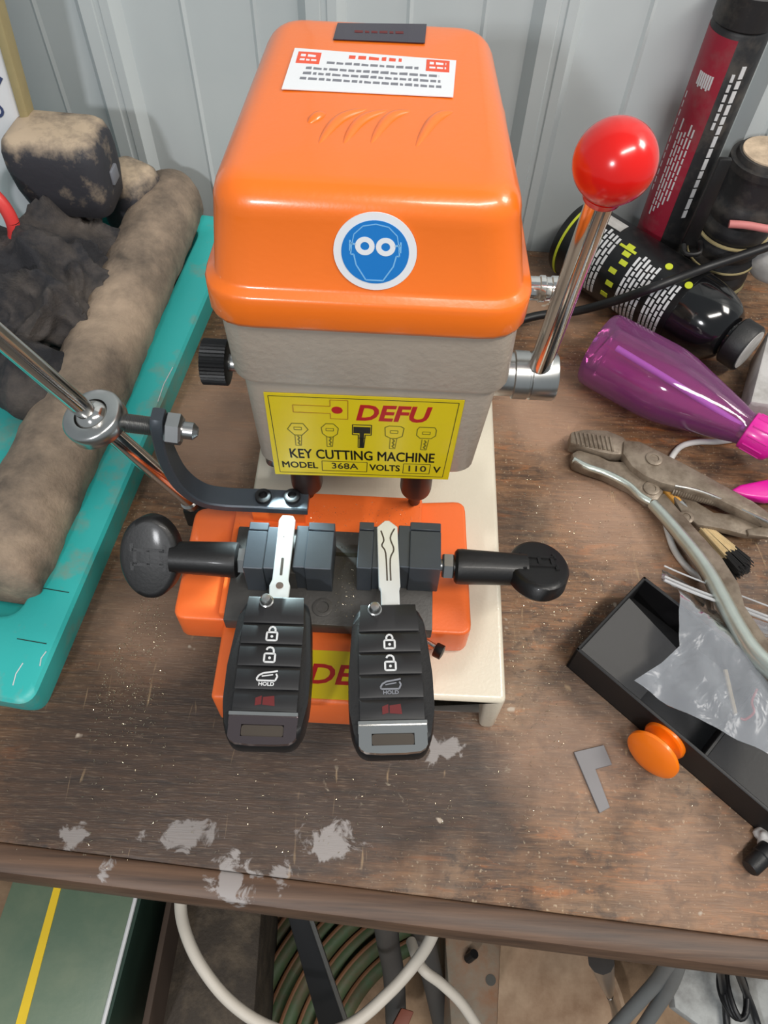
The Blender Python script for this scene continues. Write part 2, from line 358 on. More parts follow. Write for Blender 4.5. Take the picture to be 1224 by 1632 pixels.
m = MB(); m.bx((-2.2, -2.5, -.86), (2.2, .8, -.80)); struct(m.build('floor', M['floor']))
# ------------------------------------------------------------------ workbench
wb = thing('workbench', (0, .25, -.8), 'worn brown wooden workbench with pale paint spills along its front edge', 'workbench')
m = MB()
xa, xb = -.55, .62
def byz(prof, x): return [V((x, bench_front(x)+y if y < .2 else wally(x)-.014, z)) for y, z in prof]
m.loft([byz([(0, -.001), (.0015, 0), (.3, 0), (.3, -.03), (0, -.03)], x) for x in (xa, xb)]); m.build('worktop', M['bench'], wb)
m = MB()
m.loft([byz([(-.0002, -.0030), (-.0015, -.0022), (-.009, -.0022), (-.0125, -.0045), (-.0142, -.010), (-.0142, -.028), (-.012, -.031), (-.0002, -.031)], x) for x in (xa, xb)]); m.build('edge_strip', M['edge'], wb)
m = MB(); m.loft([byz([(-.16, -.34), (-.16, -.32), (.3, -.32), (.3, -.34)], x) for x in (xa, xb)]); m.build('lower_shelf', M['shelf'], wb)
for x, y in ((-.5, .12), (.57, .06), (-.5, .5), (.57, .46)):
    m = MB(); m.bx((x-.02, y-.02, -.8), (x+.02, y+.02, -.031), .003); m.build('leg', M['shelfdark'], wb)
# ------------------------------------------------------------------ key cutting machine
MY = .203
mc = thing('key_cutting_machine', (-.009, .22, 0), 'orange and grey key cutting machine with red ball lever at centre of bench', 'key cutting machine')
def ring(cs, r, ins=0, zf=None, n=6):     # rounded ring through four corners FL FR BR BL
    cen = sum((V((c[0], c[1])) for c in cs), V((0, 0)))/4; out = []
    k = len(cs)
    for i in range(k):
        a, b, c = V(cs[i-1][:2]), V(cs[i][:2]), V(cs[(i+1) % k][:2])
        d1 = (a-b).normalized(); d2 = (c-b).normalized()
        bb = b + (d1+d2)*ins
        rr = max(r-ins, .0006); p1 = bb+d1*rr; p2 = bb+d2*rr
        for j in range(n+1):
            t = j/n; q = p1*(1-t)**2 + bb*2*t*(1-t) + p2*t*t; out.append(q)
    return [V((q.x, q.y, zf(q) if callable(zf) else zf)) for q in out]
# base
bl, br, bf, bb_, bt = -.0745, .0635, .1275, .345, .042
m = MB(); wt = .008
def base_prof(y): return [V((x, y, z)) for x, z in ((bl, 0), (bl+wt, 0), (bl+wt, .0365), (br-wt-.002, .0365), (br-wt, 0), (br, 0), (br, bt), (bl, bt))]
b = bmesh.new(); R = [[b.verts.new(p) for p in base_prof(y)] for y in (bf, bb_)]
for i in range(8): b.faces.new((R[0][i], R[0][(i+1) % 8], R[1][(i+1) % 8], R[1][i]))
b.faces.new(R[0][::-1]); b.faces.new(R[1]); bmesh.ops.recalc_face_normals(b, faces=b.faces[:])
bmesh.ops.bevel(b, geom=[e for e in b.edges if e.calc_face_angle(0) > .5], offset=.0028, segments=3, profile=.5, affect='EDGES')
m.merge(b); m.build('base', M['cream'], mc)
m = MB(); m.bx((bl+.0085, bf+.001, .0205), (br-.0105, bb_-.01, .0220)); m.build('bottom_plate', M['zinc'], mc)
m = MB(); m.bx((bl+.0085, bf+.009, .0222), (br-.0105, bb_-.02, .0362)); m.build('underside', M['plastic'], mc)  # black block in the hollow base, stands in for the shade of the gap
m = MB(); m.bx((-.055, .262, bt-.001), (.036, .325, .12), .004); m.build('column', M['grey'], mc)
# head: lower case, upper band
def hy(px, py, y=MY): return PY(px, py, y)
zb = (hy(412, 752, MY+.003).z+hy(755, 763, MY+.003).z)/2; zs = (hy(366, 612).z+hy(815, 630).z)/2; zr = (hy(335, 512).z+hy(835, 530).z)/2
zb -= .001
xb0, xb1 = hy(412, 752, MY+.003).x, hy(755, 763, MY+.003).x; xs0, xs1 = hy(366, 612).x, hy(813, 630).x; xr0, xr1 = hy(343, 518).x, hy(830, 536).x
def corners(x0, x1, y, back, tb=.004): return [(x0, y), (x1, y), (x1-tb, back), (x0+tb, back)]
m = MB(); cb = corners(xb0, xb1, MY+.005, .318); cs = corners(xs0+.003, xs1-.003, MY+.0028, .320)
m.loft([ring(cb, .010, .006, zb), ring(cb, .010, .002, zb+.0015), ring(cb, .010, 0, zb+.005), ring(cs, .010, 0, zs+.002)])
m.build('lower_case', M['grey'], mc)
m = MB(); ca = corners(xs0, xs1, MY, .324); cr = corners(xr0, xr1, MY-.001, .327)
m.loft([ring(ca, .012, .003, zs-.0006), ring(ca, .012, .0008, zs), ring(ca, .012, 0, zs+.002), ring(cr, .012, 0, zr+.004)])
m.build('upper_case', M['grey'], mc)
# cover
zt = (hy(322, 322).z+hy(846, 335).z)/2+.001
xt0, xt1 = hy(321, 325, MY+.004).x, hy(848, 335, MY+.004).x; xl0, xl1 = hy(335, 468).x, hy(836, 487).x
ztb = zt-.006; bp0, bp1 = P(431, 14, ztb), P(786, 32, ztb); yb = (bp0.y+bp1.y)/2
zl = (hy(330, 470, MY-.003).z+hy(842, 490, MY-.003).z)/2
top = [(xt0, MY+.004), (xt1, MY+.004), (bp1.x, yb), (bp0.x, yb)]; lip = [(xl0, MY), (xl1, MY), (xl1-.006, yb+.004), (xl0+.006, yb+.004)]
def ztop(q): return zt + (ztb-zt)*(q.y-MY)/(yb-MY)
m = MB(); o = -.0032; rings = []
for ins, z in ((-.0005, zr-.001), (o, zr), (o-.0008, zr+.002), (o-.0008, zl-.002), (o, zl-.0005), (-.001, zl+.0006), (-.0002, zl+.002)): rings.append(ring(lip, .014, ins, z))
RR = .0105
for k in range(8):
    a = math.pi/2*k/7; rings.append(ring(top, .016, RR*(1-math.cos(a)), lambda q, a=a: ztop(q)-RR+RR*math.sin(a)))
rings.append(ring(top, .03, .028, lambda q: ztop(q)+.0003))
m.loft(rings); cov = m.build('cover', M['orange'], mc, 60)
# plane of the cover's top and front
tn = V((0, (zt-ztb)/(yb-MY), 1)).normalized(); to_ = V((0, MY, zt+.0005))
fo = V((0, MY, zl+.002)); fv = V((0, .004, zt-RR-zl-.002)).normalized(); fn = V((0, -fv.z, fv.y))
def plane_frame(px_list, o, n, lift):   # sticker frame from its four corners tl tr br bl in the photograph
    a = [PP(x, y, o, n)+n*lift for x, y in px_list]; cen = sum(a, V((0, 0, 0)))/4
    u = ((a[1]-a[0])+(a[2]-a[3])); v = ((a[0]-a[3])+(a[1]-a[2])); Mx = frame(cen, u, v)
    inv = Mx.inverted(); return Mx, [(inv @ p).xy for p in a]
Mx, q = plane_frame([(470, 78), (727, 98), (722, 156), (449, 143)], to_, tn, .0001)
wl = flat(Mx, [[tuple(p) for p in q[::-1]]], .0003).build('warning_label', M['white'], mc)
W = q[1].x; Hh = q[0].y; rnd = random.Random(3)
def rowtext(x0, x1, y, h):
    out = []; x = x0
    while x < x1:
        l = rnd.uniform(.5, 1.6)*h; out.append([(x, y), (min(x+l, x1), y), (min(x+l, x1), y+h*rnd.uniform(.6, 1)), (x, y+h*.8)]); x += l+h*.35
    return out
flat(Mx, rowtext(-W*.30, W*.34, Hh*.62, Hh*.20), .0001, .0003).build('red_lettering', M['orangeprint'], wl)
flat(Mx, rowtext(-W*.55, W*.55, Hh*.30, Hh*.13)+rowtext(-W*.78, W*.80, -.02*Hh, Hh*.13)+rowtext(-W*.80, W*.82, -.27*Hh, Hh*.13)+rowtext(-W*.82, W*.84, -.52*Hh, Hh*.13), .0001, .0003).build('grey_lettering', M['greyprint'], wl)
for sx in (-1, 1):
    x = sx*W*.78; flat(Mx, [[(x-W*.14, Hh*.25), (x+W*.14, Hh*.25), (x+W*.14, Hh*.82), (x-W*.14, Hh*.82)]], .0001, .0003).build('red_box', M['orangeprint'], wl)
    flat(Mx, rowtext(x-W*.1, x+W*.1, Hh*.58, Hh*.14)+rowtext(x-W*.1, x+W*.1, Hh*.38, Hh*.10), .0001, .0004).build('box_lettering', M['white'], wl)
Mx, q = plane_frame([(538, 38), (680, 40), (677, 70), (531, 64)], to_, tn, .0001)
dp = flat(Mx, [[tuple(p) for p in q[::-1]]], .0003).build('display_window', M['display'], mc)
flat(Mx, rowtext(q[0].x*.6, q[1].x*.5, -.001, .0022), .0001, .0003).build('red_marks', M['pinkred'], dp)
for (a, b_, c_) in (((505, 232), (540, 190), (590, 170)), ((588, 232), (620, 188), (658, 174)), ((660, 238), (692, 190), (724, 175)), ((545, 232), (575, 192), (622, 172)), ((490, 196), (505, 185), (520, 178))):
    m = MB(); m.tube([PP(x, y, to_, tn)-tn*.0010 for x, y in (a, b_, c_)], lambda t: .0004+.0019*math.sin(math.pi*min(max(t, .02), .98)), 12, 8)
    m.build('vent_louver', M['orange'], mc, 80)
# goggles sign
c0 = PP(598, 401, fo, fn); Mx = frame(c0+fn*.0003, (1, 0, 0), fv); r = 66.5/FPX*depth(c0)
sg = flat(Mx, [circ(0, 0, r, 64)], .0004).build('goggles_sign', M['white'], mc)
flat(Mx, [circ(0, 0, r*.81, 64)], .0002, .0004).build('blue_disc', M['blue'], sg)
k = r/66.5
head = [(-38, 8), (-34, 30), (-20, 44), (0, 48), (20, 44), (34, 30), (38, 8)]
flat(Mx, poly_line([(x*k, y*k) for x, y in head], 1.6*k)+poly_line([(x*k, y*k) for x, y in ((-38, 8), (-39, -4), (-34, -4), (-30, -22), (-14, -48), (14, -48), (30, -22), (34, -4), (39, -4), (38, 8))], 2.2*k), .0001, .0006).build('face_outline', M['paleblue'], sg)
gog = []
for sx in (-1, 1):
    ro, ri = 15.5*k, 7*k; cx, cy = sx*16.5*k, 11*k; n_ = 28
    for j in range(n_):
        a, b_ = 2*math.pi*j/n_, 2*math.pi*(j+1)/n_
        gog.append([(cx+ro*math.cos(a), cy+ro*math.sin(a)), (cx+ro*math.cos(b_), cy+ro*math.sin(b_)), (cx+ri*math.cos(b_), cy+ri*math.sin(b_)), (cx+ri*math.cos(a), cy+ri*math.sin(a))])
flat(Mx, gog, .0001, .0006).build('goggles', M['white'], sg)
flat(Mx, [line((sx*30*k, 13*k), (sx*40*k, 15*k), 3*k) for sx in (-1, 1)]+[line((sx*40*k, 20*k), (sx*40*k, 2*k), 3*k) for sx in (-1, 1)], .0001, .0006).build('goggle_strap', M['paleblue'], sg)
# yellow front label
ln_o = V((0, MY+.0028, zs)); lv = V((0, (MY+.0028)-(MY+.005), zs-zb-.005)).normalized(); ln = V((0, -lv.z, lv.y))
Mx, q = plane_frame([(420, 624), (741, 637), (714, 763), (439, 754)], ln_o, ln, .0002)
lab = flat(Mx, [[tuple(p) for p in q[::-1]]], .0003).build('yellow_label', M['yellow'], mc)
def uv(u, v):   # label coordinates, v from the top
    t = V(q[0])*(1-u)+V(q[1])*u; bq = V(q[3])*(1-u)+V(q[2])*u; p = t*(1-v)+bq*v; return (p.x, p.y)
def ubox(u0, v0, u1, v1):
    a, b_ = uv(u0, v1), uv(u1, v0); return (a[0], a[1], b_[0], b_[1])
def lbl(name, s, u0, v0, u1, v1, mt, bold=0, shear=0):
    x0, _ = uv(u0, (v0+v1)/2); x1, _ = uv(u1, (v0+v1)/2); y1 = uv(.5, v0)[1]; y0 = uv(.5, v1)[1]
    return text(name, s, Mx, (x0, y0, x1, y1), mt, lab, .0001, .0003, bold, shear, 0 if bold else .00013)
lbl('red_lettering', 'DEFU', .46, .09, .85, .27, M['redprint'], .03, .22)
lbl('title_lettering', 'KEY CUTTING MACHINE', .10, .645, .90, .765, M['blackprint'], 0)
lbl('model_lettering', 'MODEL', .05, .82, .25, .90, M['blackprint'], 0)
lbl('model_number', '368A', .33, .815, .48, .895, M['blackprint'], .01)
lbl('volts_lettering', 'VOLTS', .545, .82, .715, .90, M['blackprint'], 0)
lbl('volts_number', '110', .765, .815, .865, .895, M['blackprint'], .01)
lbl('volts_unit', 'V', .905, .82, .945, .90, M['blackprint'], 0)
PL = lambda pts, wd, cl=False: poly_line([uv(*p) for p in pts], wd, cl)
flat(Mx, PL(((.02, .03), (.975, .03), (.965, .965), (.03, .965)), .00028, True)+PL(((.275, .795), (.53, .795), (.53, .925), (.275, .925)), .0003, True)+PL(((.735, .795), (.885, .795), (.885, .925), (.735, .925)), .0003, True), .0001, .0003).build('frame_lines', M['blackprint'], lab)
flat(Mx, PL(((.14, .12), (.33, .12), (.33, .05), (.42, .05), (.42, .26), (.33, .26), (.33, .20), (.14, .20)), .0004, True), .0001, .0003).build('key_emblem', M['yellowline'], lab)
cx, cy = uv(.365, .16); flat(Mx, [circ(cx, cy, .0023, 24)], .0001, .0003).build('emblem_disc', M['redprint'], lab)
for i, u0 in enumerate((.155, .325, .495, .665, .835)):
    bow = [[(-.055, .40), (-.03, .33), (.03, .33), (.055, .40), (.02, .47), (-.02, .47)], [(-.045, .37), (-.02, .32), (.02, .32), (.045, .37), (.04, .44), (.015, .48), (-.015, .48), (-.04, .44)], [(-.05, .32), (.05, .32), (.05, .44), (.018, .44), (.018, .48), (-.018, .48), (-.018, .44), (-.05, .44)], [(-.05, .34), (-.03, .32), (.03, .32), (.05, .34), (.045, .44), (.015, .47), (-.015, .47), (-.045, .44)], [(-.05, .35), (-.04, .32), (.04, .32), (.05, .35), (.05, .42), (.03, .455), (-.03, .455), (-.05, .42)]][i]
    mt = M['blackprint'] if i == 2 else M['olive']
    bow = [(u0+a, v) for a, v in bow]
    polys = PL(bow, .00045, True)+PL([(u0-.018, .47), (u0-.018, .60), (u0+.012, .60), (u0+.018, .47)], .0004)+PL([(u0+(.006 if j % 2 else -.004), .48+j*.022) for j in range(6)], .0007)
    if i == 2: polys += [[uv(u0-.045, .345), uv(u0-.045, .42), uv(u0+.045, .42), uv(u0+.045, .345)], [uv(u0-.012, .42), uv(u0-.012, .60), uv(u0+.012, .60), uv(u0+.012, .42)]]
    else: polys += PL([(u0-.02, .375), (u0+.02, .375), (u0+.02, .405), (u0-.02, .405)], .00035, True)
    flat(Mx, polys, .0001, .0003).build('key_drawing', mt, lab)
# spindles
for px, tip, bt_ in ((488, 795, 772), (662, 808, 780)):
    ty = MY+.0165; e = PY(px if px > 600 else 490, bt_, ty); t = PY(px if px > 600 else 494, tip, ty); x = e.x
    m = MB(); m.lathe([(.0060, 0), (.0074, .0008), (.0078, .003), (.0078, .014), (.0078, max(.02, zb-e.z+.006))], (x, ty, e.z), (0, 0, 1), 32); sp = m.build('spindle', M['nose'], mc)
    m = MB(); m.lathe([(.0026, 0), (.0030, .0006), (.0030, (e.z-t.z)*.72)], (x, ty, e.z-(e.z-t.z)*.70), (0, 0, 1), 24); m.build('collet', M['nose'], sp)
    m = MB(); m.lathe([(.0006, 0), (.0008, .001), (.0008, (e.z-t.z)*.4)], (x, ty, t.z), (0, 0, 1), 12); m.build('cutter_tip', M['satin'], sp)
# work lamp built into the underside of the head
lamp_p = V((-.0525, MY+.0125, zb-.004))
m = MB(); m.lathe([(.0035, 0), (.0042, .001), (.0042, .005)], lamp_p-V((0, 0, .0005)), (0, 0, 1), 24); m.build('work_lamp', M['satin'], mc)
sl = bpy.data.lights.new('work_lamp_light', 'SPOT'); sl.energy = .85; sl.color = (.72, .95, 1); sl.spot_size = math.radians(86); sl.spot_blend = .5; sl.shadow_soft_size = .004
so = bpy.data.objects.new('work_lamp_light', sl); C.objects.link(so); so.location = lamp_p-V((0, 0, .002)); so.rotation_euler = (V((-.046, .172, .09))-lamp_p).to_track_quat('-Z', 'Y').to_euler()
# lever on the right
hy0 = .250; h0 = PY(838, 598, hy0)
m = MB(); R_ = .0112
m.lathe([(R_*.9, -.028), (R_*.9, -.0065), (R_, -.006), (R_, .0005), (R_*.93, .0008), (R_*.93, .0016), (R_, .002), (R_, .0125), (R_*.95, .0135), (R_*.5, .0137)], (h0.x, h0.y, h0.z), (1, 0, 0), 48); m.build('lever_hub', M['satin'], mc)
rb = PY(866, 568, hy0-.004); ball = PY(980, 258, hy0-.020); rt = PY(948, 335, hy0-.0165)
m = MB(); m.tube([rb-(ball-rb)*.06, ball], .0050, 24); lv_ = m.build('lever', M['chrome'], mc)
br_ = 67/FPX*depth(ball); ax = (ball-rb).normalized()
m = MB(); m.lathe([(br_*math.sin(t)*(1 if t < 2.55 else 1), -br_*math.cos(t)) for t in [math.pi*(k+.5)/28 for k in range(28)]], ball, -ax, 40)
m.lathe([(.0058, -br_*1.12), (.0066, -br_*1.08), (.0068, -br_*1.0), (.0078, -br_*.86)], ball, ax, 32)
m.build('lever_ball', M['red'], lv_, 60)
e = PY(850, 460, .262); m = MB()
m.lathe([(.0052, -.02), (.0052, .002), (.0058, .0025), (.0058, .0045), (.0052, .005), (.0052, .007), (.0058, .0075), (.0058, .0105), (.0046, .0115), (.003, .0118)], e, (1, 0, 0), 32); m.build('limit_screw', M['chrome'], mc)
# knurled knob on the left
e = PY(345, 577, .245); m = MB(); n_ = 72
m.loft([[e+V((dx, (rr if k % 2 else rr-.0006)*math.cos(2*math.pi*k/n_), (rr if k % 2 else rr-.0006)*math.sin(2*math.pi*k/n_))) for k in range(n_)] for dx, rr in ((-.0062, .0088), (-.0058, .0105), (.0055, .0105), (.006, .009))])
m.build('adjusting_knob', M['plastic'], mc, 25)
m = MB(); m.lathe([(.004, 0), (.004, .02)], e+V((.005, 0, 0)), (1, 0, 0), 20); m.build('knob_shaft', M['satin'], mc)
# carriage ---------------------------------------------------------
ct = .064; cz0 = .0425
def pz(x, y, z=ct): p = P(x, y, z); return (p.x, p.y)
FL, FR, BR, BL = pz(274, 984), pz(752, 1012), pz(741, 798), pz(312, 809)
m = MB()
out = [V((p.x, p.y, ct)) for p in ring([FL, FR, BR, BL], .006, 0, ct, 4)]
m.prism(out, (0, 0, cz0-ct), .0016, 3); car = m.build('carriage', M['orange2'], mc)
# front tongue with its hanging lip
tz = .0632; tf = P(335, 1112, tz); tl, tr = tf.x, P(672, 1120, tz).x; tb = FL[1]+.004
m = MB(); tp = [(tf.y, tz), (tb, tz), (tb, cz0), (bf-.001, cz0), (bf-.001, .033), (tf.y, .033)]
b = bmesh.new(); R = [[b.verts.new((x, y, z)) for y, z in tp] for x in (tl, tr)]
for i in range(6): b.faces.new((R[0][i], R[0][(i+1) % 6], R[1][(i+1) % 6], R[1][i]))
b.faces.new(R[0][::-1]); b.faces.new(R[1]); bmesh.ops.recalc_face_normals(b, faces=b.faces[:])
bmesh.ops.bevel(b, geom=[e for e in b.edges if e.calc_face_angle(0) > .5], offset=.002, segments=3, profile=.5, affect='EDGES'); m.merge(b); m.build('front_tongue', M['orange2'], mc)
# yellow name plate on the tongue
a = P(497, 1036, tz+.0002); b_ = P(497, 1113, tz+.0002); Mx = frame(((tl+tr)/2, (a.y+b_.y)/2, tz+.0002), (1, 0, 0), (0, 1, 0)); hw, hh = (tr-tl)/2-.006, (a.y-b_.y)/2
pl = flat(Mx, [[(-hw, -hh), (hw, -hh), (hw, hh), (-hw, hh)]], .0003).build('name_plate', M['yellow'], mc)
dx0 = a.x-(tl+tr)/2; text('red_lettering', 'DEFU', Mx, (dx0-.0005, -hh*.42, dx0+.0405, hh*.42), M['redprint'], pl, .0001, .0003, .022, .18)
# raised bed
rz = .070; rbL, rbR = P(378, 800, rz).x, P(673, 800, rz).x; ryb = P(560, 788, rz).y; 
m = MB(); m.bx((rbL, P(600, 990, rz).y, ct-.0004), (rbR, ryb, rz), .0012, 2); m.build('raised_bed', M['orange2'], mc)
# vice plate
vz = .0735; vf = P(355, 988, vz); vb = P(380, 838, vz).y; vr = P(690, 900, vz).x
m = MB(); m.bx((vf.x, vf.y, ct+.0003), (vr, vb, vz), .0007, 2); vp = m.build('vice_plate', M['plate'], mc)
e = P(514, 968, vz)
m = MB(); m.lathe([(.0048, 0), (.0048, .0004), (.0040, .0006), (.0030, .0006), (.0026, .0001), (.0012, .0001)], e, (0, 0, 1), 24); m.build('countersunk_screw', M['plate'], vp)
e1, e2 = P(530, 884, vz), P(570, 884, vz); m = MB(); m.bx((e1.x, e1.y-.0006, vz), (e2.x, e2.y+.0006, vz+.0003)); m.build('scribe_line', M['blackprint'], vp)
# jaws
jz = .0955
def jaw(name, l, r_, step_side):
    yb_ = P(0.5*(l+r_), 835, jz-.0026).y; yst = P(.5*(l+r_), 846, jz).y
    x0, x1 = P(l, 880, jz).x, P(r_, 880, jz).x; yf = P(.5*(l+r_), 906, jz).y
    m = MB()
    prof = [(yf, vz), (yb_, vz), (yb_, jz-.0010), (yst+.0012, jz-.0010), (yst+.0010, jz-.0026), (yst, jz-.0026), (yst, jz), (yf, jz)]
    s = .0055*step_side; xa_, xb_ = (x0, x1-.0055) if step_side > 0 else (x0+.0055, x1)
    b = bmesh.new(); R = [[b.verts.new((x, y, z)) for y, z in prof] for x in (xa_, xb_)]
    npf = len(prof)
    for i in range(npf): b.faces.new((R[0][i], R[0][(i+1) % npf], R[1][(i+1) % npf], R[1][i]))
    b.faces.new(R[0][::-1]); b.faces.new(R[1]); bmesh.ops.recalc_face_normals(b, faces=b.faces[:])
    bmesh.ops.bevel(b, geom=[e for e in b.edges if e.calc_face_angle(0) > .5], offset=.0003, segments=1, affect='EDGES'); m.merge(b)
    # stepped lip beside the key
    if step_side > 0: m.bx((xb_-.0002, yf+.001, vz), (x1, yb_-.002, jz-.0012), .0004, 1)
    else: m.bx((x0, yf+.001, vz), (xa_+.0002, yb_-.002, jz-.0012), .0004, 1)
    return m.build(name, M['jaw'], mc), x0, x1, yf, yb_
jaws = [jaw('moving_jaw', 390, 441, 1), jaw('fixed_jaw', 468, 530, -1), jaw('fixed_jaw', 570, 613, 1), jaw('moving_jaw', 634, 703, -1)]
for j in (0, 2):       # bed of each vice below the blade
    m = MB(); m.bx((jaws[j][2]-.001, jaws[j][3]+.002, vz), (jaws[j+1][1]+.001, jaws[j][4]-.003, .0885)); m.build('jaw_bed', M['plate'], mc)
# clamp screws
def clamp(px_c, py_c, sgn, yc, zc, nut_px, neck_a, neck_b, pad_c, nrm):
    xn = [PY(x, py_c, yc).x for x in nut_px]; m = MB()
    m.lathe([(.0058, 0), (.0064, .0006), (.0064, abs(xn[1]-xn[0])-.0006), (.0058, abs(xn[1]-xn[0]))], (min(xn), yc, zc), (1, 0, 0), 6); m.build('hex_nut', M['zinc'], mc, 20)
    xa_, xb_ = sorted((PY(neck_a, py_c, yc).x, PY(neck_b, py_c, yc).x)); L = xb_-xa_
    m = MB(); pr = [(.0070, 0), (.0082, .0010), (.0084, .003), (.0080, L*.5), (.0074, L+.004)]
    o0 = (xb_ if sgn < 0 else xa_); m.lathe(pr, (o0, yc, zc), (sgn, 0, 0), 32)
    nrm = V(nrm).normalized(); u = V((1, 0, 0)); v = nrm.cross(u).normalized(); Mp = Matrix((u, v, nrm)).transposed()
    xc = PY(pad_c, py_c, yc).x
    b2 = MB(); rings = []
    for ins, h in ((.0030, -.0046), (.0010, -.0042), (0, -.003), (0, .003), (.0010, .0042), (.0028, .0046)):
        rings.append([V((xc, yc, zc)) + Mp @ V(((.0138-ins)*math.cos(t), (.0198-ins)*math.sin(t), h)) for t in [2*math.pi*k/48 for k in range(48)]])
    m.loft(rings); kn = m.build('thumb_screw', M['black'], mc, 40)
    Mf = frame(V((xc, yc, zc))+nrm*.0046, u, v); g = .0016
    e = [line((-.0075, .004), (.0075, .004), g), line((-.0075, -.003), (.0075, -.003), g), line((-.006, .004), (-.006, -.003), g), line((.006, .004), (.006, -.003), g), line((0, .004), (0, -.003), g), line((-.0075, .007), (-.0075, .003), g), line((.0075, .007), (.0075, .003), g), line((-.0075, -.006), (-.0075, -.002), g), line((.0075, -.006), (.0075, -.002), g)]
    flat(Mf, e, .0008 if sgn > 0 else .0002, -.0001).build('raised_emblem', M['black'], kn)
    m = MB(); m.tube([(xn[0]-.004*1, yc, zc), (xn[1]+.004, yc, zc)], .0032, 16); m.build('screw_thread', M['zinc'], mc)
zc = .0850; yc = P(385, 893, .085).y
clamp(300, 893, -1, yc, zc, (374, 394), 382, 290, 246, (-.12, -.72, .68))
yc2 = P(713, 902, .085).y
clamp(780, 905, 1, yc2, zc, (704, 722), 724, 826, 858, (.1, .45, .89))
# set screw at carriage right
e = PY(693, 1022, FR[1]-.001); m = MB(); m.lathe([(.0032, 0), (.0036, .0006), (.0036, .0040), (.0022, .0044)], e-V((.0, .004, 0)), (.9, -.43, 0), 20); m.build('set_screw', M['black'], mc)
m = MB(); m.tube([e-V((.012, -.004, 0)), e-V((0, .003, 0))], .0016, 12); m.build('screw_shank', M['satin'], mc)
# bent bracket with eye bolt and chrome arm
by0 = P(405, 781, .084).y; by1 = P(405, 812, .084).y-.000; bw = by0-by1; byc = (by0+by1)/2
def pb(px, py): p = PY(px, py, byc); return V((p.x, p.z))
pth = [pb(491, 796), pb(420, 797), pb(355, 797), pb(318, 786), pb(287, 762), pb(266, 725), pb(256, 690), pb(251, 660)]
pth[0].y = pth[1].y = pth[2].y = .0835
pth3 = catmull([V((p.x, 0, p.y)) for p in pth], 6); m = MB(); rings = []; th = .0052
for i, p in enumerate(pth3):
    t = (pth3[min(i+1, len(pth3)-1)]-pth3[max(i-1, 0)]).normalized(); nn = V((t.z, 0, -t.x)); hw = bw/2*(1.0 if i < len(pth3)-3 else (.93, .8, .6)[i-len(pth3)+3])
    a = V((p.x, byc, p.z)); rings.append([a+nn*th/2*sx+V((0, hw*sy, 0)) for sx, sy in ((.7, -1), (1, -.88), (1, .88), (.7, 1), (-.7, 1), (-1, .88), (-1, -.88), (-.7, -1))])
m.loft(rings); bk = m.build('bent_bracket', M['jaw'], mc, 30)
for px in (420, 466):
    e = P(px, 794, .0835+th/2); m = MB(); m.lathe([(.0038, -.0002), (.0040, .0006), (.0040, .0026), (.0034, .0030), (.0021, .0030), (.0018, .0012), (.0004, .0012)], e, (0, 0, 1), 24); m.build('socket_screw', M['black'], bk)
m = MB(); m.bx((pth[1].x-.006, byc-bw*.3, rz), (pth[0].x-.002, byc+bw*.3, .0835-th/2+.0002)); m.build('bracket_spacer', M['orange2'], mc)
nt = PY(272, 683, byc); eye = PY(152, 668, byc); axd = (nt-eye).normalized()
bx_ = pth[-2].x
m = MB(); m.lathe([(.0066, 0), (.0074, .0008), (.0074, .0062), (.0060, .0072)], nt-axd*.002, axd, 6); m.lathe([(.0038, .0), (.0038, .0098), (.002, .0118)], nt, axd, 20); nu = m.build('hex_nut', M['zinc'], bk, 20)
m = MB(); pr = []
st = eye+axd*.0125; L = (nt-st).length
for k in range(26): pr += [(.0034, L*k/26), (.0042, L*(k+.5)/26)]
m.lathe(pr, st, axd, 20); eb = m.build('threaded_eye_bolt', M['zinc'], bk, 20)
rodA = PY(305, 800, byc+.012); rodE = eye; rd = (rodE-rodA).normalized()
rn = (rd+V((.0, .0, .35))).normalized()
m = MB(); ru = rn.cross(axd).normalized(); rv = rn.cross(ru).normalized(); rings = []
for k in range(48):
    a = 2*math.pi*k/48; cdir = ru*math.cos(a)+rv*math.sin(a)
    rings.append([eye+cdir*(.0108+cr)+rn*h for cr, h in ((-.0032, -.0042), (.0014, -.0044), (.0026, -.0032), (.0026, .0032), (.0014, .0044), (-.0032, .0042))])
rings.append(rings[0]); m.loft(rings, False, False)
m.build('eye_ring', M['satin'], eb, 50)
m = MB(); m.ball(eye, .0080); m.build('bearing_ball', M['chrome'], eb)
m = MB(); m.tube([rodA-rd*.004, rodE+rd*.115], .0042, 24); m.build('chrome_arm', M['chrome'], mc)
m = MB(); e = rodA-rd*.003; m.lathe([(.0052, -.003), (.0056, 0), (.0052, .005)], e, rd, 20); m.build('arm_end', M['satin'], mc)
m = MB(); m.bx((e.x-.005, e.y-.006, .044), (e.x+.032, e.y+.006, e.z+.002), .0015); m.build('arm_pivot', M['black'], mc)
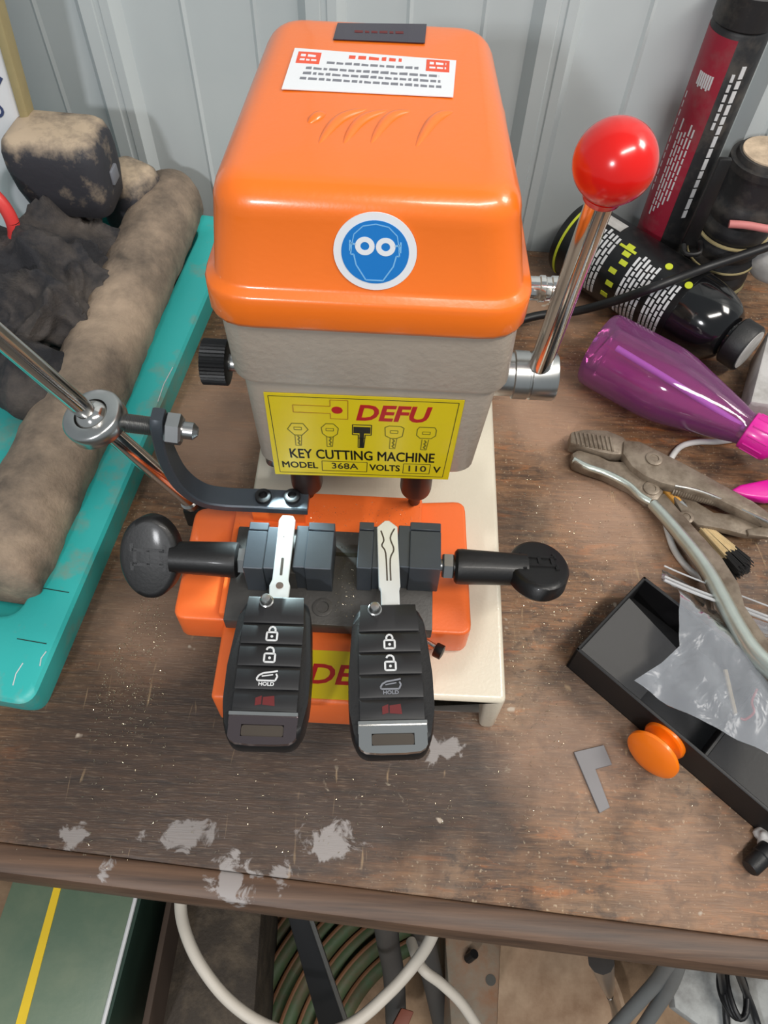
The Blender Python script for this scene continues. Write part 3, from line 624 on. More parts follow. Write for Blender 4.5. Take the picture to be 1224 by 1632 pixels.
# ------------------------------------------------------------------ the two car keys
def fob(cx, cy, z, ang, tilt, label, bx0, bladefn, tone):
    t = thing('car_key', (cx, cy, z), label, 'car key', 'car keys clamped in the vices')
    L = .0322
    outl = [(-.0135, L), (.0135, L), (.0160, L-.010), (.0176, .0), (.0176, -.014), (.0166, -L+.008), (.0128, -L), (-.0128, -L), (-.0166, -L+.008), (-.0176, -.014), (-.0176, 0), (-.0160, L-.010)]
    def sm(ins, k=4):
        pts = ring(outl, .0042, ins, 0, k); return pts
    T = Matrix.Translation((cx, cy, z)) @ Matrix.Rotation(ang, 4, 'Z') @ Matrix.Rotation(tilt, 4, 'X')
    m = MB(); rings = []
    for ins, h in ((.0040, -.0075), (.0012, -.0062), (0, -.0030), (0, .0025), (.0010, .0052), (.0032, .0068)):
        rings.append([T @ V((p.x*(1), p.y, h - .0012*(p.y/L)**2)) for p in sm(ins)])
    m.loft(rings); body = m.build('fob_shell', M['plastic'], t, 50)
    # button pads with thin ridges between
    zt_ = lambda y: .0068-.0012*(y/L)**2
    ys = [.0325, .0190, .0095, -.0003, -.0103, -.0195]
    for i in range(5):
        y1, y0 = ys[i]-.0004, ys[i+1]+.0004; wd = .0120 if i == 0 else .0130; wd1 = .0128 if i == 0 else .0130
        m = MB(); nx = 10; rings = []
        for yy, h in ((y0, -.0010), (y0, .0006), (y0+.0009, .0011), (y1-.0009, .0009 if i else .0012), (y1, .0004), (y1, -.001)):
            wq = wd if yy > (y0+y1)/2 else wd1
            rings.append([T @ V((wq*(2*k/nx-1), yy, zt_(yy)+h*(1-.35*abs(2*k/nx-1)**3))) for k in range(nx+1)])
        m.loft(rings, closed=False)
        pd = m.build('button_pad', M['panel'], t, 40)
        ym = (y0+y1)/2; F = T @ Matrix.Translation((0, ym, zt_(ym)+.00115)) 
        if i == 1 or i == 2:
            pol = poly_line(rrect(-.0022, -.0031, .0022, .0006, .0005, 3), .0008, True)+[circ(0, -.0013, .0006, 10)]
            if i == 1: arc = [(-.0013, .0006), (-.0013, .0020), (-.0006, .0030), (.0006, .0030), (.0013, .0020), (.0013, .0006)]
            else: arc = [(-.0016, .0022), (-.0010, .0032), (.0002, .0034), (.0012, .0028), (.0015, .0018), (.0015, .0006)]
            flat(F, pol+poly_line(arc, .0008), .0002, -.0001).build('lock_symbol' if i == 1 else 'unlock_symbol', M['iconwhite'], pd)
        if i == 3:
            pol = poly_line([(-.0044, -.0004), (-.0036, .0010), (-.0018, .0020), (.0010, .0024), (.0040, .0030)], .0007)+poly_line([(-.0044, -.0004), (-.0040, -.0012), (.0032, -.0012), (.0040, .0006), (.0034, .0018)], .0007)+poly_line([(-.0024, .0006), (.0022, .0014)], .0005)
            flat(F, pol, .0002, -.0001).build('tailgate_symbol', M['iconwhite' if tone else 'greyprint'], pd)
            text('hold_lettering', 'HOLD', F, (-.0034, -.0034, .0030, -.0018), M['iconwhite' if tone else 'greyprint'], pd, .0002, -.0001, .03)
        if i == 4:
            flat(F, [[(-.004, -.002), (-.004, .0012), (-.0015, .0022), (-.0015, -.0014)], [(-.001, -.0016), (-.001, .0016), (.0035, .0022), (.004, -.002)]], .0001, -.0001).build('panic_symbol', M['pinkred'], pd)
    # chrome end with a key-ring slot
    zc_ = lambda y: zt_(y)+.0008
    sat = M['satin']
    def quad(y0, y1, x0, x1, h=.0014):
        return [[T @ V((x, y, zc_(y)-.0022+hh)) for x, y in ((x0, y0), (x1, y0), (x1, y1), (x0, y1))] for hh in (0, .0022+h-.0008)]
    m = MB(); m.prism([T @ V((x, y, zc_(y)+.0006)) for x, y in ((-.0136, -.0291), (-.0128, -.0304), (-.0108, -.0316), (-.005, -.0321), (.005, -.0321), (.0108, -.0316), (.0128, -.0304), (.0136, -.0291))], T.to_3x3() @ V((0, 0, -.0028))); m.loft(quad(-.0291, -.0245, -.0136, -.0085)); m.loft(quad(-.0291, -.0245, .0085, .0136)); m.loft(quad(-.0245, -.0203, -.0138, .0138))
    tr_ = m.build('chrome_end', M['chrome'] if not tone else M['darkchrome'], t, 30)
    m = MB(); m.prism([T @ V((x, y, zc_(y)+.0002)) for x, y in rrect(-.0084, -.0291, .0084, -.0246, .0012)], T.to_3x3() @ V((0, 0, -.0006))); m.build('ring_slot', M['slot'], tr_)
    m = MB(); m.prism([T @ V((x, y, zc_(y)+.0018)) for x, y in rrect(-.0138, -.0212, .0138, -.0198, .0003)], T.to_3x3() @ V((0, 0, -.002))); m.build('chrome_bar', M['satin'], tr_)
    # release button
    e = T @ V((-.0040 if tone else -.0058, .0295, .0068)); m = MB(); m.lathe([(.0031, -.001), (.0031, .0006), (.0026, .0010), (.0024, .0030), (.0018, .0038), (.0006, .0040)], e, T.to_3x3() @ V((0, 0, 1)), 24); m.build('release_button', M['satin'], t)
    # blade
    B = Matrix.Translation((0, 0, .0)); z0 = .0
    bm_ = MB(); bladefn(bm_, T, bx0, L); slots = getattr(bm_, 'slots', []); bd = bm_.build('key_blade', M['blade'], t, 25)
    if slots and isinstance(slots[0][0], list):
        flat(T @ Matrix.Translation((0, 0, .0052)), slots[0]+slots[1], .0001, -.00004).build('cut_groove', M['slot'], bd)
    elif slots:
        flat(T @ Matrix.Translation((0, 0, .0052)), [slots[0], slots[2]], .0001, -.00004).build('blade_slot', M['slot'], bd)
        flat(T @ Matrix.Translation((0, 0, .0052)), [slots[1]], .0001, -.00004).build('blade_dimple', M['chrome'], bd)
    return t, T, bd
M['darkchrome'] = simple('smoked_chrome', (120, 108, 110), .14, .9, 0, .05)
M['slot'] = simple('slot_interior', (60, 52, 44), .5)
def blade_plain(m, T, x0, L):
    pts = [(x0-.0040, L-.002), (x0+.0042, L-.002), (x0+.0046, L+.006), (x0+.0036, L+.009), (x0+.0042, L+.0400), (x0+.0028, L+.0425), (x0-.0022, L+.0425), (x0-.0034, L+.040), (x0-.0036, L+.009), (x0-.0046, L+.006)]
    m.prism([T @ V((x, y, .0052)) for x, y in pts], T.to_3x3() @ V((0, 0, -.0024)), .0003, 1)
    m.slots = [rrect(x0-.0005, L+.011, x0+.0007, L+.020, .0005, 3), circ(x0, L+.006, .0017, 16), circ(x0-.0004, L+.031, .0003, 8)]
def blade_cut(m, T, x0, L):
    pts = [(x0-.0040, L-.002), (x0+.0042, L-.002), (x0+.0042, L+.008), (x0+.0048, L+.009), (x0+.0048, L+.040), (x0+.001, L+.0435), (x0-.001, L+.0435), (x0-.0048, L+.040), (x0-.0048, L+.009), (x0-.0040, L+.008)]
    m.prism([T @ V((x, y, .0052)) for x, y in pts], T.to_3x3() @ V((0, 0, -.0030)), .0003, 1)
    g = [(x0-.0030, L+.038), (x0-.0018, L+.033), (x0-.0028, L+.030), (x0-.0012, L+.026), (x0-.0010, L+.012)]
    g2 = [(x0+.0034, L+.039), (x0+.0012, L+.034), (x0+.0026, L+.028), (x0+.0008, L+.023), (x0+.0006, L+.012)]
    m.slots = [poly_line([tuple(p.xy) for p in catmull([V((x, y, 0)) for x, y in gg], 4)], .0007) for gg in (g, g2)]
fz = .0895
a, b_ = P(441, 952, fz+.006), P(417, 1190, fz+.003); cx, cy = (a.x+b_.x)/2, (a.y+b_.y)/2
fob(cx, cy, fz, math.atan2(-(a.x-b_.x), a.y-b_.y), math.radians(1), 'car key fob in the left vice, with a shiny flat uncut blade', P(447, 950, fz).x-a.x+.000, blade_plain, 1)
a, b_ = P(618, 964, fz+.006), P(627, 1204, fz+.003); cx, cy = (a.x+b_.x)/2, (a.y+b_.y)/2
fob(cx, cy, fz, math.atan2(-(a.x-b_.x), a.y-b_.y), math.radians(1), 'car key fob in the right vice, with a groove cut into its blade', P(622, 962, fz).x-a.x, blade_cut, 0)
# ------------------------------------------------------------------ left side: teal tray and what lies in it
t0 = P(74, 1149, 0); t1 = P(338, 513, 0); tu = (t1-t0).normalized(); tw = V((-tu.y, tu.x, 0)); LT = .385; WT = .235
tray = thing('plastic_tray', (t0.x-.1, t0.y+.2, 0), 'long teal plastic tray with scuffed rim on left end of bench', 'tray')
def tp(u, w_, z): p = t0+tu*u+tw*w_; return V((p.x, p.y, z))
def tring(u0, u1, w0, w1, r, z): return [tp(p.x, p.y, z) for p in ring([(u0, w0), (u1, w0), (u1, w1), (u0, w1)], r, 0, 0, 6)]
m = MB()
m.loft([tring(.004, LT, .003, WT, .008, 0), tring(.001, LT+.002, .001, WT, .009, .010), tring(0, LT+.003, 0, WT, .009, .0225), tring(.0015, LT+.002, .0015, WT-.001, .0085, .0245), tring(.004, LT, .004, WT-.003, .0075, .0250),
        tring(.040, LT-.01, .0235, WT-.012, .014, .0250), tring(.0425, LT-.012, .0255, WT-.014, .013, .0235), tring(.047, LT-.016, .029, WT-.018, .012, .006)])
m.build('tray_body', M['teal'], tray, 40)
for u in (.032, .062):
    m = MB(); m.bx((-.0002, -.008, 0), (.0002, .008, .0002)); b = m.bm
    R3 = Matrix((tu, tw, V((0, 0, 1)))).transposed(); bmesh.ops.transform(b, matrix=Matrix.Translation(tp(u, .0125, .0251)) @ R3.to_4x4(), verts=b.verts); m.build('rim_crack', M['blackprint'], tray)
for u, w_, l in ((.008, .012, .012), (.020, .003, .008), (.20, .0015, .03)):
    m = MB(); m.tube([tp(u, w_, .0251), tp(u+l*.5, w_+.001, .0252), tp(u+l, w_, .0251)], .0003, 6); m.build('rim_scratch', M['iconwhite'], tray)
def fbm(p, s, o=4): return noise.fractal(p*s, 1.0, 2.0, o)
# dusty padded roll
rp = [(282, 296), (250, 375), (206, 475), (160, 580), (110, 685), (60, 785), (16, 880), (-14, 940)]
pts = [P(x, y, .0310) for x, y in rp]; rr_ = .0246
m = MB(); pts = catmull(pts, 14); m.tube(pts, lambda t: rr_*min(1, .55+8*t, .60+9*(1-t)), 40)
axis_dir = (pts[-1]-pts[0]).normalized()
def rf(p, n_):
    s = (p-pts[0]).dot(axis_dir); q = fbm(p, 30)
    return n_*((.0003)*math.sin(s*330+3*q+6*noise.noise(p*14))+.0007*fbm(p, 60)+.0008*q)
m.displace(rf)
for v in m.bm.verts: v.co.z = max(v.co.z, .0066)
tag(m.build('tool_roll', M['roll'], None, 70, pts[len(pts)//2]), 'long dusty brown padded roll lying in the teal tray', 'tool roll')
# dark crumpled cloths
def lump(name, c, rad, seed, mt, label, cat, rot=0, amp=1, fold=26):
    m = MB(); b = bmesh.new(); bmesh.ops.create_icosphere(b, subdivisions=6, radius=1)
    m.merge(b, Matrix.Translation(c) @ Matrix.Rotation(rot, 4, 'Z') @ Matrix.Diagonal((*rad, 1)))
    off = V((seed*3.1, seed*1.7, seed))
    def f(p, n_):
        q = p+V((noise.noise(p*22+off), noise.noise(p*22+off+V((9, 0, 0))), noise.noise(p*22+off+V((0, 9, 0)))))*.016
        rd = 1-abs(noise.noise(q*fold+off)); rd2 = 1-abs(noise.noise(q*fold*2.3+off))
        return n_*amp*(.016*(rd**3-.45)+.006*(rd2**3-.4)+.010*noise.noise(p*14+off))
    m.displace(f)
    for v in m.bm.verts: v.co.z = max(v.co.z, .0066)
    return tag(m.build(name, mt, None, 80, c), label, cat)
lump('work_cloth', P(75, 455, .040), (.052, .062, .034), 1, M['cloth'], 'dark grey crumpled cloth heaped behind the chrome arm in the teal tray', 'cloth', .2, 1.25)
lump('work_glove', P(62, 625, .030), (.036, .026, .018), 4, M['cloth'], 'smooth dark grey glove lying across the dusty roll beneath the chrome arm', 'glove', -.5, .55, 18).location.z += .016
# boxy black caps
def cap(name, c, sx, sy, z0, z1, rot, mt, label, cat, top):
    t = thing(name, (c.x, c.y, z0), label, cat); Rz = Matrix.Translation((c.x, c.y, 0)) @ Matrix.Rotation(rot, 4, 'Z')
    cs = [(-sx, -sy), (sx, -sy), (sx*.94, sy), (-sx*.94, sy)]
    m = MB(); h = z1-z0
    rg = [(.006, 0, .86), (.0015, .003, .88), (0, h*.35, .96), (0, h*.62, 1), (.0006, h*.80, 1), (.0028, h*.92, 1), (.0065, h*.98, 1), (.013, h, 1), (.018, h+.0004, 1)]
    m.loft([[Rz @ V((p.x*k+sx*(1-k)*.6, p.y, z0+zz)) for p in ring(cs, .014, ins, 0, 6)] for ins, zz, k in rg])
    m.build('casing', mt, t, 60)
    m = MB(); e = Rz @ V((sx-.0012, -sy*.1, z0+h*.45)); m.box(e, (.004, .011, .010), .001, 2, Matrix.Rotation(rot, 3, 'Z')); m.build('release_latch', M['greyprint'], t)
    return t
c_ = P(108, 342, .066); cap('battery_pack', c_+V((0, .022, 0)), .0335, .0235, .062, .116, -.06, M['dustyblack'], 'boxy black battery pack with tan dust on top, above the dark cloth', 'battery', 'dust')
c_ = P(214, 350, .03); cap('battery_pack', c_+V((0, .010, 0)), .021, .020, .0068, .066, -.5, M['dustyblack'], 'smaller dusty black battery pack half hidden behind the boxy one, beside the roll', 'battery', 'dustyblack')
# red looped handle
m = MB(); e = P(-26, 345, .085); pts = [e+V((.0195*math.cos(a), .003*math.sin(a)-.004*math.cos(a), .0225*math.sin(a))) for a in [2*math.pi*k/40 for k in range(41)]]
m.tube(pts, .0042, 12, 0, False); m.tube([e+V((.013, 0, -.018)), e+V((.024, -.006, -.030)), e+V((.029, -.01, -.036))], .0035, 10, 4)
tag(m.build('cable_loop', M['redloop'], None, 50, e), 'red rubber loop at the left edge above the dark cloth', 'loop')
# white printed sack
sy_ = .475; sb = V((PY(54, 190, sy_).x, sy_, .0068)); tq = PY(2, 0, sy_); lean = (tq.x-PY(54, 190, sy_).x)/(tq.z-PY(54, 190, sy_).z)
zt_s = .27; sk = thing('printed_sack', (sb.x-.05, sy_+.012, .0068), 'white sack with navy printed ring and tan edge against the wall at far left', 'sack')
def sp_(dx, z, y=sy_): return V((sb.x+lean*(z-.13)+dx, y, z))
m = MB(); m.prism([sp_(-.105, .0068), sp_(-.0074, .0068), sp_(-.0074, zt_s), sp_(-.105, zt_s)], (0, .011, 0), .003, 3); m.build('sack_body', M['white'], sk)
m = MB(); m.prism([sp_(-.0072, .0068, sy_-.001), sp_(-.0015, .0068, sy_-.001), sp_(-.0015, zt_s, sy_-.001), sp_(-.0072, zt_s, sy_-.001)], (0, .0125, 0), .001, 2); m.build('edge_strap', M['tan'], sk)
rc = PY(-60, 265, sy_-.0003); Mx = frame(rc, (1, 0, 0), (0, 0, 1)); inner = (PY(16, 150, sy_)-rc).length*.86
arc = []
for k in range(22):
    a, b_ = math.radians(20+k*5), math.radians(25+k*5); ro, ri = inner*1.27, inner*1.10
    arc.append([(ro*math.cos(a), ro*math.sin(a)), (ro*math.cos(b_), ro*math.sin(b_)), (ri*math.cos(b_), ri*math.sin(b_)), (ri*math.cos(a), ri*math.sin(a))])
arc = [q for q in arc if max(p[0] for p in q)+rc.x < sb.x-.0085]
flat(Mx, arc, .0003).build('printed_ring', M['navy'], sk)
for ch, ag in (('C', 62), ('O', 46)):
    a = math.radians(ag); Mt = Mx @ Matrix.Translation((inner*.90*math.cos(a), inner*.90*math.sin(a), 0)) @ Matrix.Rotation(a-math.pi/2, 4, 'Z')
    text('printed_letter', ch, Mt, (-.0045, -.005, .0045, .005), M['navy'], sk, .0003, 0, .02)
# ------------------------------------------------------------------ right side
# tall slender can
yc_ = .501; rc_ = .0178; le = PY(1067, 225, yc_); cc = V((le.x+rc_, yc_, 0)); ztop_ = PY(1122, 48, yc_-.01).z
can = thing('aerosol_can', (cc.x, cc.y, 0), 'tall slender can with red and black label standing against the metal wall', 'can')
m = MB(); m.lathe([(rc_-.002, 0), (rc_, .002), (rc_, ztop_), (rc_-.001, ztop_+.0015), (rc_+.0006, ztop_+.003), (rc_+.0006, ztop_+.020), (rc_-.001, ztop_+.022), (rc_*.6, ztop_+.0225)], cc, (0, 0, 1), 48); m.build('can_body', M['tube'], can)
m = MB(); m.lathe([(rc_-.003, ztop_+.0215), (rc_-.004, ztop_+.0235), (.004, ztop_+.0240)], cc, (0, 0, 1), 32); m.build('dust_cap', M['dust'], can)
vd = V((cc.x, cc.y)).normalized(); ef = V((-vd.x, -vd.y, 0)); el = V((-vd.y, vd.x, 0))
def cylpt(a, z, lift): a = math.radians(a); n_ = el*math.cos(a)+ef*math.sin(a); return cc+V((0, 0, z))+n_*(rc_+lift)
def patch(m, a0, a1, z0, z1, lift, n_=12):
    o1 = [[cylpt(a0+(a1-a0)*k/n_, z, lift) for k in range(n_+1)]+[cylpt(a1+(a0-a1)*k/n_, z, lift-.0006) for k in range(n_+1)] for z in (z0, z1)]
    m.loft(o1)
m = MB(); patch(m, -35, 96, .035, ztop_-.002, .0003); rl = m.build('red_label', M['tubered'], can)
m = MB()
for i, a in enumerate((46, 54, 62, 70, 78)):
    z = .055+.004*i
    while z < ztop_-.062:
        l = rnd.uniform(.003, .008); patch(m, a-1.6, a+1.6, z, z+l, .0005, 1); z += l+.0012
for z in [.07+.006*k for k in range(12)]: patch(m, 22, 25, z, z+.004, .0005, 1)
m.build('label_text', M['iconwhite'], rl)
m = MB()
for k in range(7): patch(m, 44+k*5, 47.6+k*5, ztop_-.032-(k % 2)*.001, ztop_-.024, .0005, 1)
m.build('label_logo', M['iconwhite'], rl)
m = MB(); z = .06
while z < ztop_-.02: l = rnd.uniform(.004, .008); patch(m, 122, 131, z, z+l, .0005, 2); z += l+.0014
for z in [ztop_-.055+.006*k for k in range(6)]: patch(m, 108, 114, z, z+.0045, .0005, 1)
m.build('large_lettering', M['iconwhite'], can)
# black canister with ribs
cy_ = .472; tp_ = PY(1226, 243, cy_); rk = .0215; cc2 = V((tp_.x, cy_, 0)); zt2 = tp_.z
cn = thing('ribbed_canister', (cc2.x, cc2.y, 0), 'ribbed black canister with dusty lid standing right of the tall can', 'canister')
m = MB(); pr = [(rk-.003, 0), (rk, .002)]; nr = 6
for k in range(nr):
    z = .006+k*(zt2-.036)/nr; dz = (zt2-.036)/nr; pr += [(rk, z), (rk+.0022, z+dz*.3), (rk+.0022, z+dz*.7), (rk, z+dz*.95)]
pr += [(rk-.001, zt2-.026), (rk-.001, zt2-.010), (rk+.001, zt2-.009), (rk+.001, zt2-.004), (rk-.002, zt2-.0035), (rk-.003, zt2), (rk-.006, zt2+.0006)]
m.lathe(pr, cc2, (0, 0, 1), 48); m.build('body', M['tube'], cn, 40)
m = MB(); m.lathe([(rk-.0042, zt2-.001), (rk-.0048, zt2+.0012), (.004, zt2+.0018)], cc2, (0, 0, 1), 40); m.build('dusty_lid', M['dust'], cn)
for z in (.020, .040, .060):
    if z < zt2-.03: m = MB(); m.lathe([(rk+.0012, z), (rk+.0030, z+.0005), (rk+.0030, z+.0015), (rk+.0012, z+.002)], cc2, (0, 0, 1), 48, False); m.build('dust_band', M['tan'], cn)
m = MB(); bA, bB = PY(1158, 255, cy_-.020), PY(1098, 392, cy_-.024); bB.z = max(bB.z, .034)
m.prism([bA+V((-.004, 0, 0)), bA+V((.004, 0, 0)), bB+V((.005, 0, 0)), bB+V((-.005, 0, 0))], (0, .004, 0), .001); m.tube([bB+V((-.004, 0, .001)), bB+V((-.003, -.007, -.001)), bB+V((.006, -.007, 0)), bB+V((.008, .004, .001))], .0016, 8, 4); m.build('carry_bracket', M['black'], cn)
# black bottle lying down
rbk = .0282; A, B = P(912, 376, rbk), P(1112, 505, rbk); ad = (B-A).normalized(); LB = (B-A).length
bo = thing('spray_bottle', (A.x, A.y, 0), 'black bottle with domed shoulder and green-printed label lying behind the purple bottle', 'bottle')
m = MB(); pr = [(rbk-.006, -.0005), (rbk-.0015, .0006), (rbk, .004), (rbk, LB*.92)]; m.lathe(pr, A, ad, 56); m.build('label_sleeve', M['blackcan'], bo)
m = MB(); pr = [(rbk*.985, LB*.915)]+[(.0125+(rbk*.985-.0125)*math.cos(t), LB*.935+.034*math.sin(t)) for t in [math.pi/2*k/12 for k in range(13)]]+[(.0125, LB*.935+.039)]
m.lathe(pr, A, ad, 56); m.build('shoulder', M['glossblack'], bo, 60)
h1 = LB*.935+.036; m = MB(); n_ = 40
m.lathe([(.0158, h1), (.0168, h1+.001), (.0168, h1+.012), (.0158, h1+.0135), (.0142, h1+.0135)], A, ad, n_)
cp = m.build('screw_cap', M['plastic'], bo); m = MB(); m.lathe([(.0141, h1+.0128), (.0141, h1+.0140), (.001, h1+.0140)], A, ad, n_); m.build('white_cap_face', M['whitedirty'], cp)
upb = ad.cross(V((0, 0, 1))).normalized(); tocam = (CAM-A); tocam = (tocam-ad*tocam.dot(ad)).normalized(); sidev = ad.cross(tocam)
def bpt(a, s, lift): a = math.radians(a); return A+ad*s+(tocam*math.cos(a)+sidev*math.sin(a))*(rbk+lift)
def bpatch(m, a0, a1, s0, s1, lift=.0004, n_=6):
    m.loft([[bpt(a0+(a1-a0)*k/n_, s, lift) for k in range(n_+1)]+[bpt(a1+(a0-a1)*k/n_, s, lift-.0008) for k in range(n_+1)] for s in (s0, s1)])
def lines(m, s0, s1, nl, a0, a1):
    for i in range(nl):
        s = s0+(s1-s0)*i/nl; a = a0+rnd.uniform(0, 8)
        while a < a1: l = rnd.uniform(6, 16); bpatch(m, a, min(a+l, a1), s, s+(s1-s0)/nl*.55, n_=2); a += l+2.2
m = MB(); lines(m, LB*.20, LB*.40, 7, -40, 62); lines(m, LB*.55, LB*.72, 6, -30, 70); lines(m, LB*.75, LB*.89, 5, -22, 66); m.build('small_print', M['iconwhite'], bo)
m = MB(); bpatch(m, -62, -42, LB*.12, LB*.34); m.build('white_patch', M['whitedirty'], bo)
m = MB(); bpatch(m, -70, 80, .006, .0078, n_=24); m.build('lime_band', M['lime'], bo)
m = MB()
for s, a in ((.44, -34), (.45, -22), (.47, -10), (.44, 6), (.46, 24), (.45, 44)): bpatch(m, a, a+7, LB*s, LB*(s+.05), n_=2)
bpatch(m, -28, -24, LB*.40, LB*.52, n_=2); m.build('lime_marks', M['lime'], bo)
for s, a in ((.73, -36), (.90, -28)):
    m = MB(); q = bpt(a, LB*s, .0004); nn = (q-(A+ad*LB*s)).normalized(); m.lathe([(.0026, -.0006), (.0026, .0002), (.0001, .0002)], q, nn, 20); m.build('lime_dot', M['lime'], bo)
# purple bottle
rp_ = .0258; A, B = P(953, 555, rp_), P(1194, 686, rp_); ad = (B-A).normalized(); LB = (B-A).length
pb_ = thing('spray_bottle', (A.x, A.y, 0), 'clear purple spray bottle with pink liquid lying right of the lever', 'bottle')
prof = [(rp_*.80, .0012), (rp_*.93, -.0002), (rp_*.985, .0018), (rp_, .006), (rp_, LB*.40), (rp_*.985, LB*.46), (rp_*.93, LB*.54), (rp_*.52, LB*.90), (rp_*.44, LB*.955), (rp_*.42, LB*.99), (rp_*.42, LB*1.0)]
m = MB(); m.lathe(prof, A, ad, 64, True); m.build('bottle_wall', M['purple'], pb_, 60)
m = MB(); m.lathe([(max(r-.0022, .001), h+.002 if h < .01 else h) for r, h in prof[1:-2]], A, ad, 48, True)
b = m.bm; bmesh.ops.bisect_plane(b, geom=b.verts[:]+b.edges[:]+b.faces[:], plane_co=A+V((0, 0, .002)), plane_no=(0, 0, 1), clear_outer=True)
bmesh.ops.holes_fill(b, edges=[e for e in b.edges if e.is_boundary], sides=0); m.build('liquid', M['liquid'], pb_, 60)
m = MB(); m.tube([A+ad*.012+V((0, 0, .008)), A+ad*LB*.5+V((0, 0, .005)), A+ad*LB*.97], .0022, 12, 6); m.build('dip_tube', M['straw'], pb_)
m = MB(); m.lathe([(.0118, LB*.985), (.0124, LB*.99), (.0128, LB*.99+.016), (.0115, LB*.99+.018), (.0085, LB*.99+.020), (.0085, LB*.99+.045)], A, ad, 40); sh = m.build('spray_head', M['magenta'], pb_, 40)
for k in range(12):
    a = 2*math.pi*k/12; x = V((0, 0, 1)); s_ = ad.cross(x).normalized(); x = s_.cross(ad); d = x*math.cos(a)+s_*math.sin(a)
    m = MB(); m.tube([A+ad*(LB*.99+.002)+d*.0124, A+ad*(LB*.99+.015)+d*.0126], .0007, 6); m.build('cap_rib', M['magenta'], sh)
m = MB(); z = .0135; m.prism([P(x, y, z) for x, y in ((1163, 781), (1180, 771), (1224, 762), (1262, 758), (1262, 790), (1224, 795), (1190, 790))], (0, 0, -.007), .0022, 3); e = A+ad*(LB*.99+.038); m.tube([P(1250, 776, .0100), P(1275, 770, .012), (P(1285, 765, .016)+e)/2, e], .0042, 12, 5); m.build('trigger', M['magenta'], pb_, 60)
# black power cord
m = MB(); m.tube([V((.03, .345, .03)), V((.055, .40, .012)), P(845, 506, .012), P(918, 496, .020), P(985, 478, .040), P(1050, 455, .062), P(1130, 425, .062), P(1224, 393, .074), P(1300, 365, .074)], .0031, 14, 10)
tag(m.build('power_cord', M['cable'], None, 60, P(1000, 470, .03)), 'black power cord crossing over the lying black bottle', 'cord')
m = MB(); m.tube([P(1162, 357, .084), P(1190, 359, .085), P(1230, 366, .084), P(1290, 374, .080)], .0026, 10, 6); tag(m.build('rubber_strip', M['pink'], None, 50, P(1224, 365, .06)), 'pink rubber strip across the ribbed black canister', 'strip')
lw_ = MB(); lw_.ball(P(1240, 415, .045), (.020, .016, .017)); lw_.displace(lambda p, n_: n_*.002*noise.noise(p*90)); tag(lw_.build('white_lump', M['whitedirty'], None, 60, P(1240, 415, .03)), 'rounded white bundle at right edge under the black cord', 'bundle')
m = MB(); m.prism([P(x, y, .030) for x, y in ((1226, 524), (1330, 540), (1330, 660), (1196, 640))], (0, 0, -.0298), .002); tag(m.build('small_box', M['whitedirty'], None, 30, P(1250, 600, 0)), 'small off-white box at right edge beside the black cap', 'box')
# locking pliers
def q7(x, y): return (824+x/3.06, 460+y/3.06)
def pzf(py): return max(0, (py-800)/250*.021)
def plate(pts, ztop, th, r=.0012, px=False):
    out = []
    for x, y in pts:
        X, Y = (x, y) if px else q7(x, y); z = ztop+pzf(Y); out.append(P(X, Y, z))
    return MB().prism(out, (0, 0, -th), r, 2)
pr0 = P(1040, 770, 0); pl_ = thing('locking_pliers', (pr0.x, pr0.y, 0), 'worn steel locking pliers lying open at right of bench', 'pliers')
plate([(520, 735), (600, 740), (700, 790), (820, 850), (940, 915), (1060, 980), (1150, 1035), (1250, 1100), (1250, 1150), (1100, 1085), (960, 1015), (820, 975), (700, 945), (620, 910), (560, 865), (515, 800)], .0155, .0085, .002).build('upper_handle', M['plier'], pl_)
uj = plate([(262, 697), (330, 683), (440, 688), (525, 722), (545, 760), (525, 808), (470, 808), (400, 795), (340, 775), (258, 750)], .0135, .010, .0016).build('upper_jaw', M['plier'], pl_)
for k in range(9):
    X = 285+k*21; m = MB(); a = P(*q7(X, 700+k*3), .0137); b_ = P(*q7(X+14, 762+k*4), .0137); m.tube([a, b_], .0009, 6); m.build('jaw_tooth', M['plier'], uj)
lj = plate([(268, 800), (300, 782), (400, 812), (450, 838), (540, 842), (590, 872), (640, 925), (720, 985), (690, 1030), (640, 1030), (560, 965), (440, 905), (340, 872), (275, 845)], .0105, .009, .0016).build('lower_jaw', M['plier'], pl_)
plate([(740, 975), (830, 1010), (960, 1090), (1110, 1105), (1260, 1105), (1260, 1205), (1120, 1200), (1000, 1170), (880, 1150), (800, 1085)], .0075, .005, .001).build('release_lever', M['plier'], pl_)
plate([(1120, 1170), (1260, 1150), (1260, 1215), (1130, 1200)], .0092, .003, .001).build('lever_tip', M['plier'], pl_)
lh = plate([(1036, 798), (1066, 836), (1102, 881), (1124, 916), (1143, 955), (1168, 1004), (1198, 1047), (1250, 1100), (1260, 1050), (1224, 1019), (1188, 966), (1178, 930), (1151, 888), (1118, 852), (1092, 823), (1059, 785)], .0095, .006, .001, True).build('lower_handle', M['plier'], pl_)
m = MB(); m.tube([P(x, y, .0085+pzf(y)) for x, y in ((1040, 803), (1070, 836), (1107, 881), (1131, 916), (1152, 955), (1178, 1004), (1206, 1044), (1256, 1090))], lambda t: .0035+.0018*t, 14, 6); m.build('rolled_edge', M['plierbright'], lh)
m = MB(); m.tube([P(*q7(x, y), .0085) for x, y in ((275, 835), (340, 868), (440, 903), (540, 955), (600, 1010), (650, 1040))], .0024, 12, 5); m.build('polished_edge', M['plierbright'], lj)
m = MB(); m.tube([P(*q7(x, y), .0145+pzf(q7(x, y)[1])) for x, y in ((770, 962), (880, 985), (1000, 1030), (1100, 1080), (1240, 1145))], .0010, 8, 4); m.build('handle_lip', M['satin'], pl_)
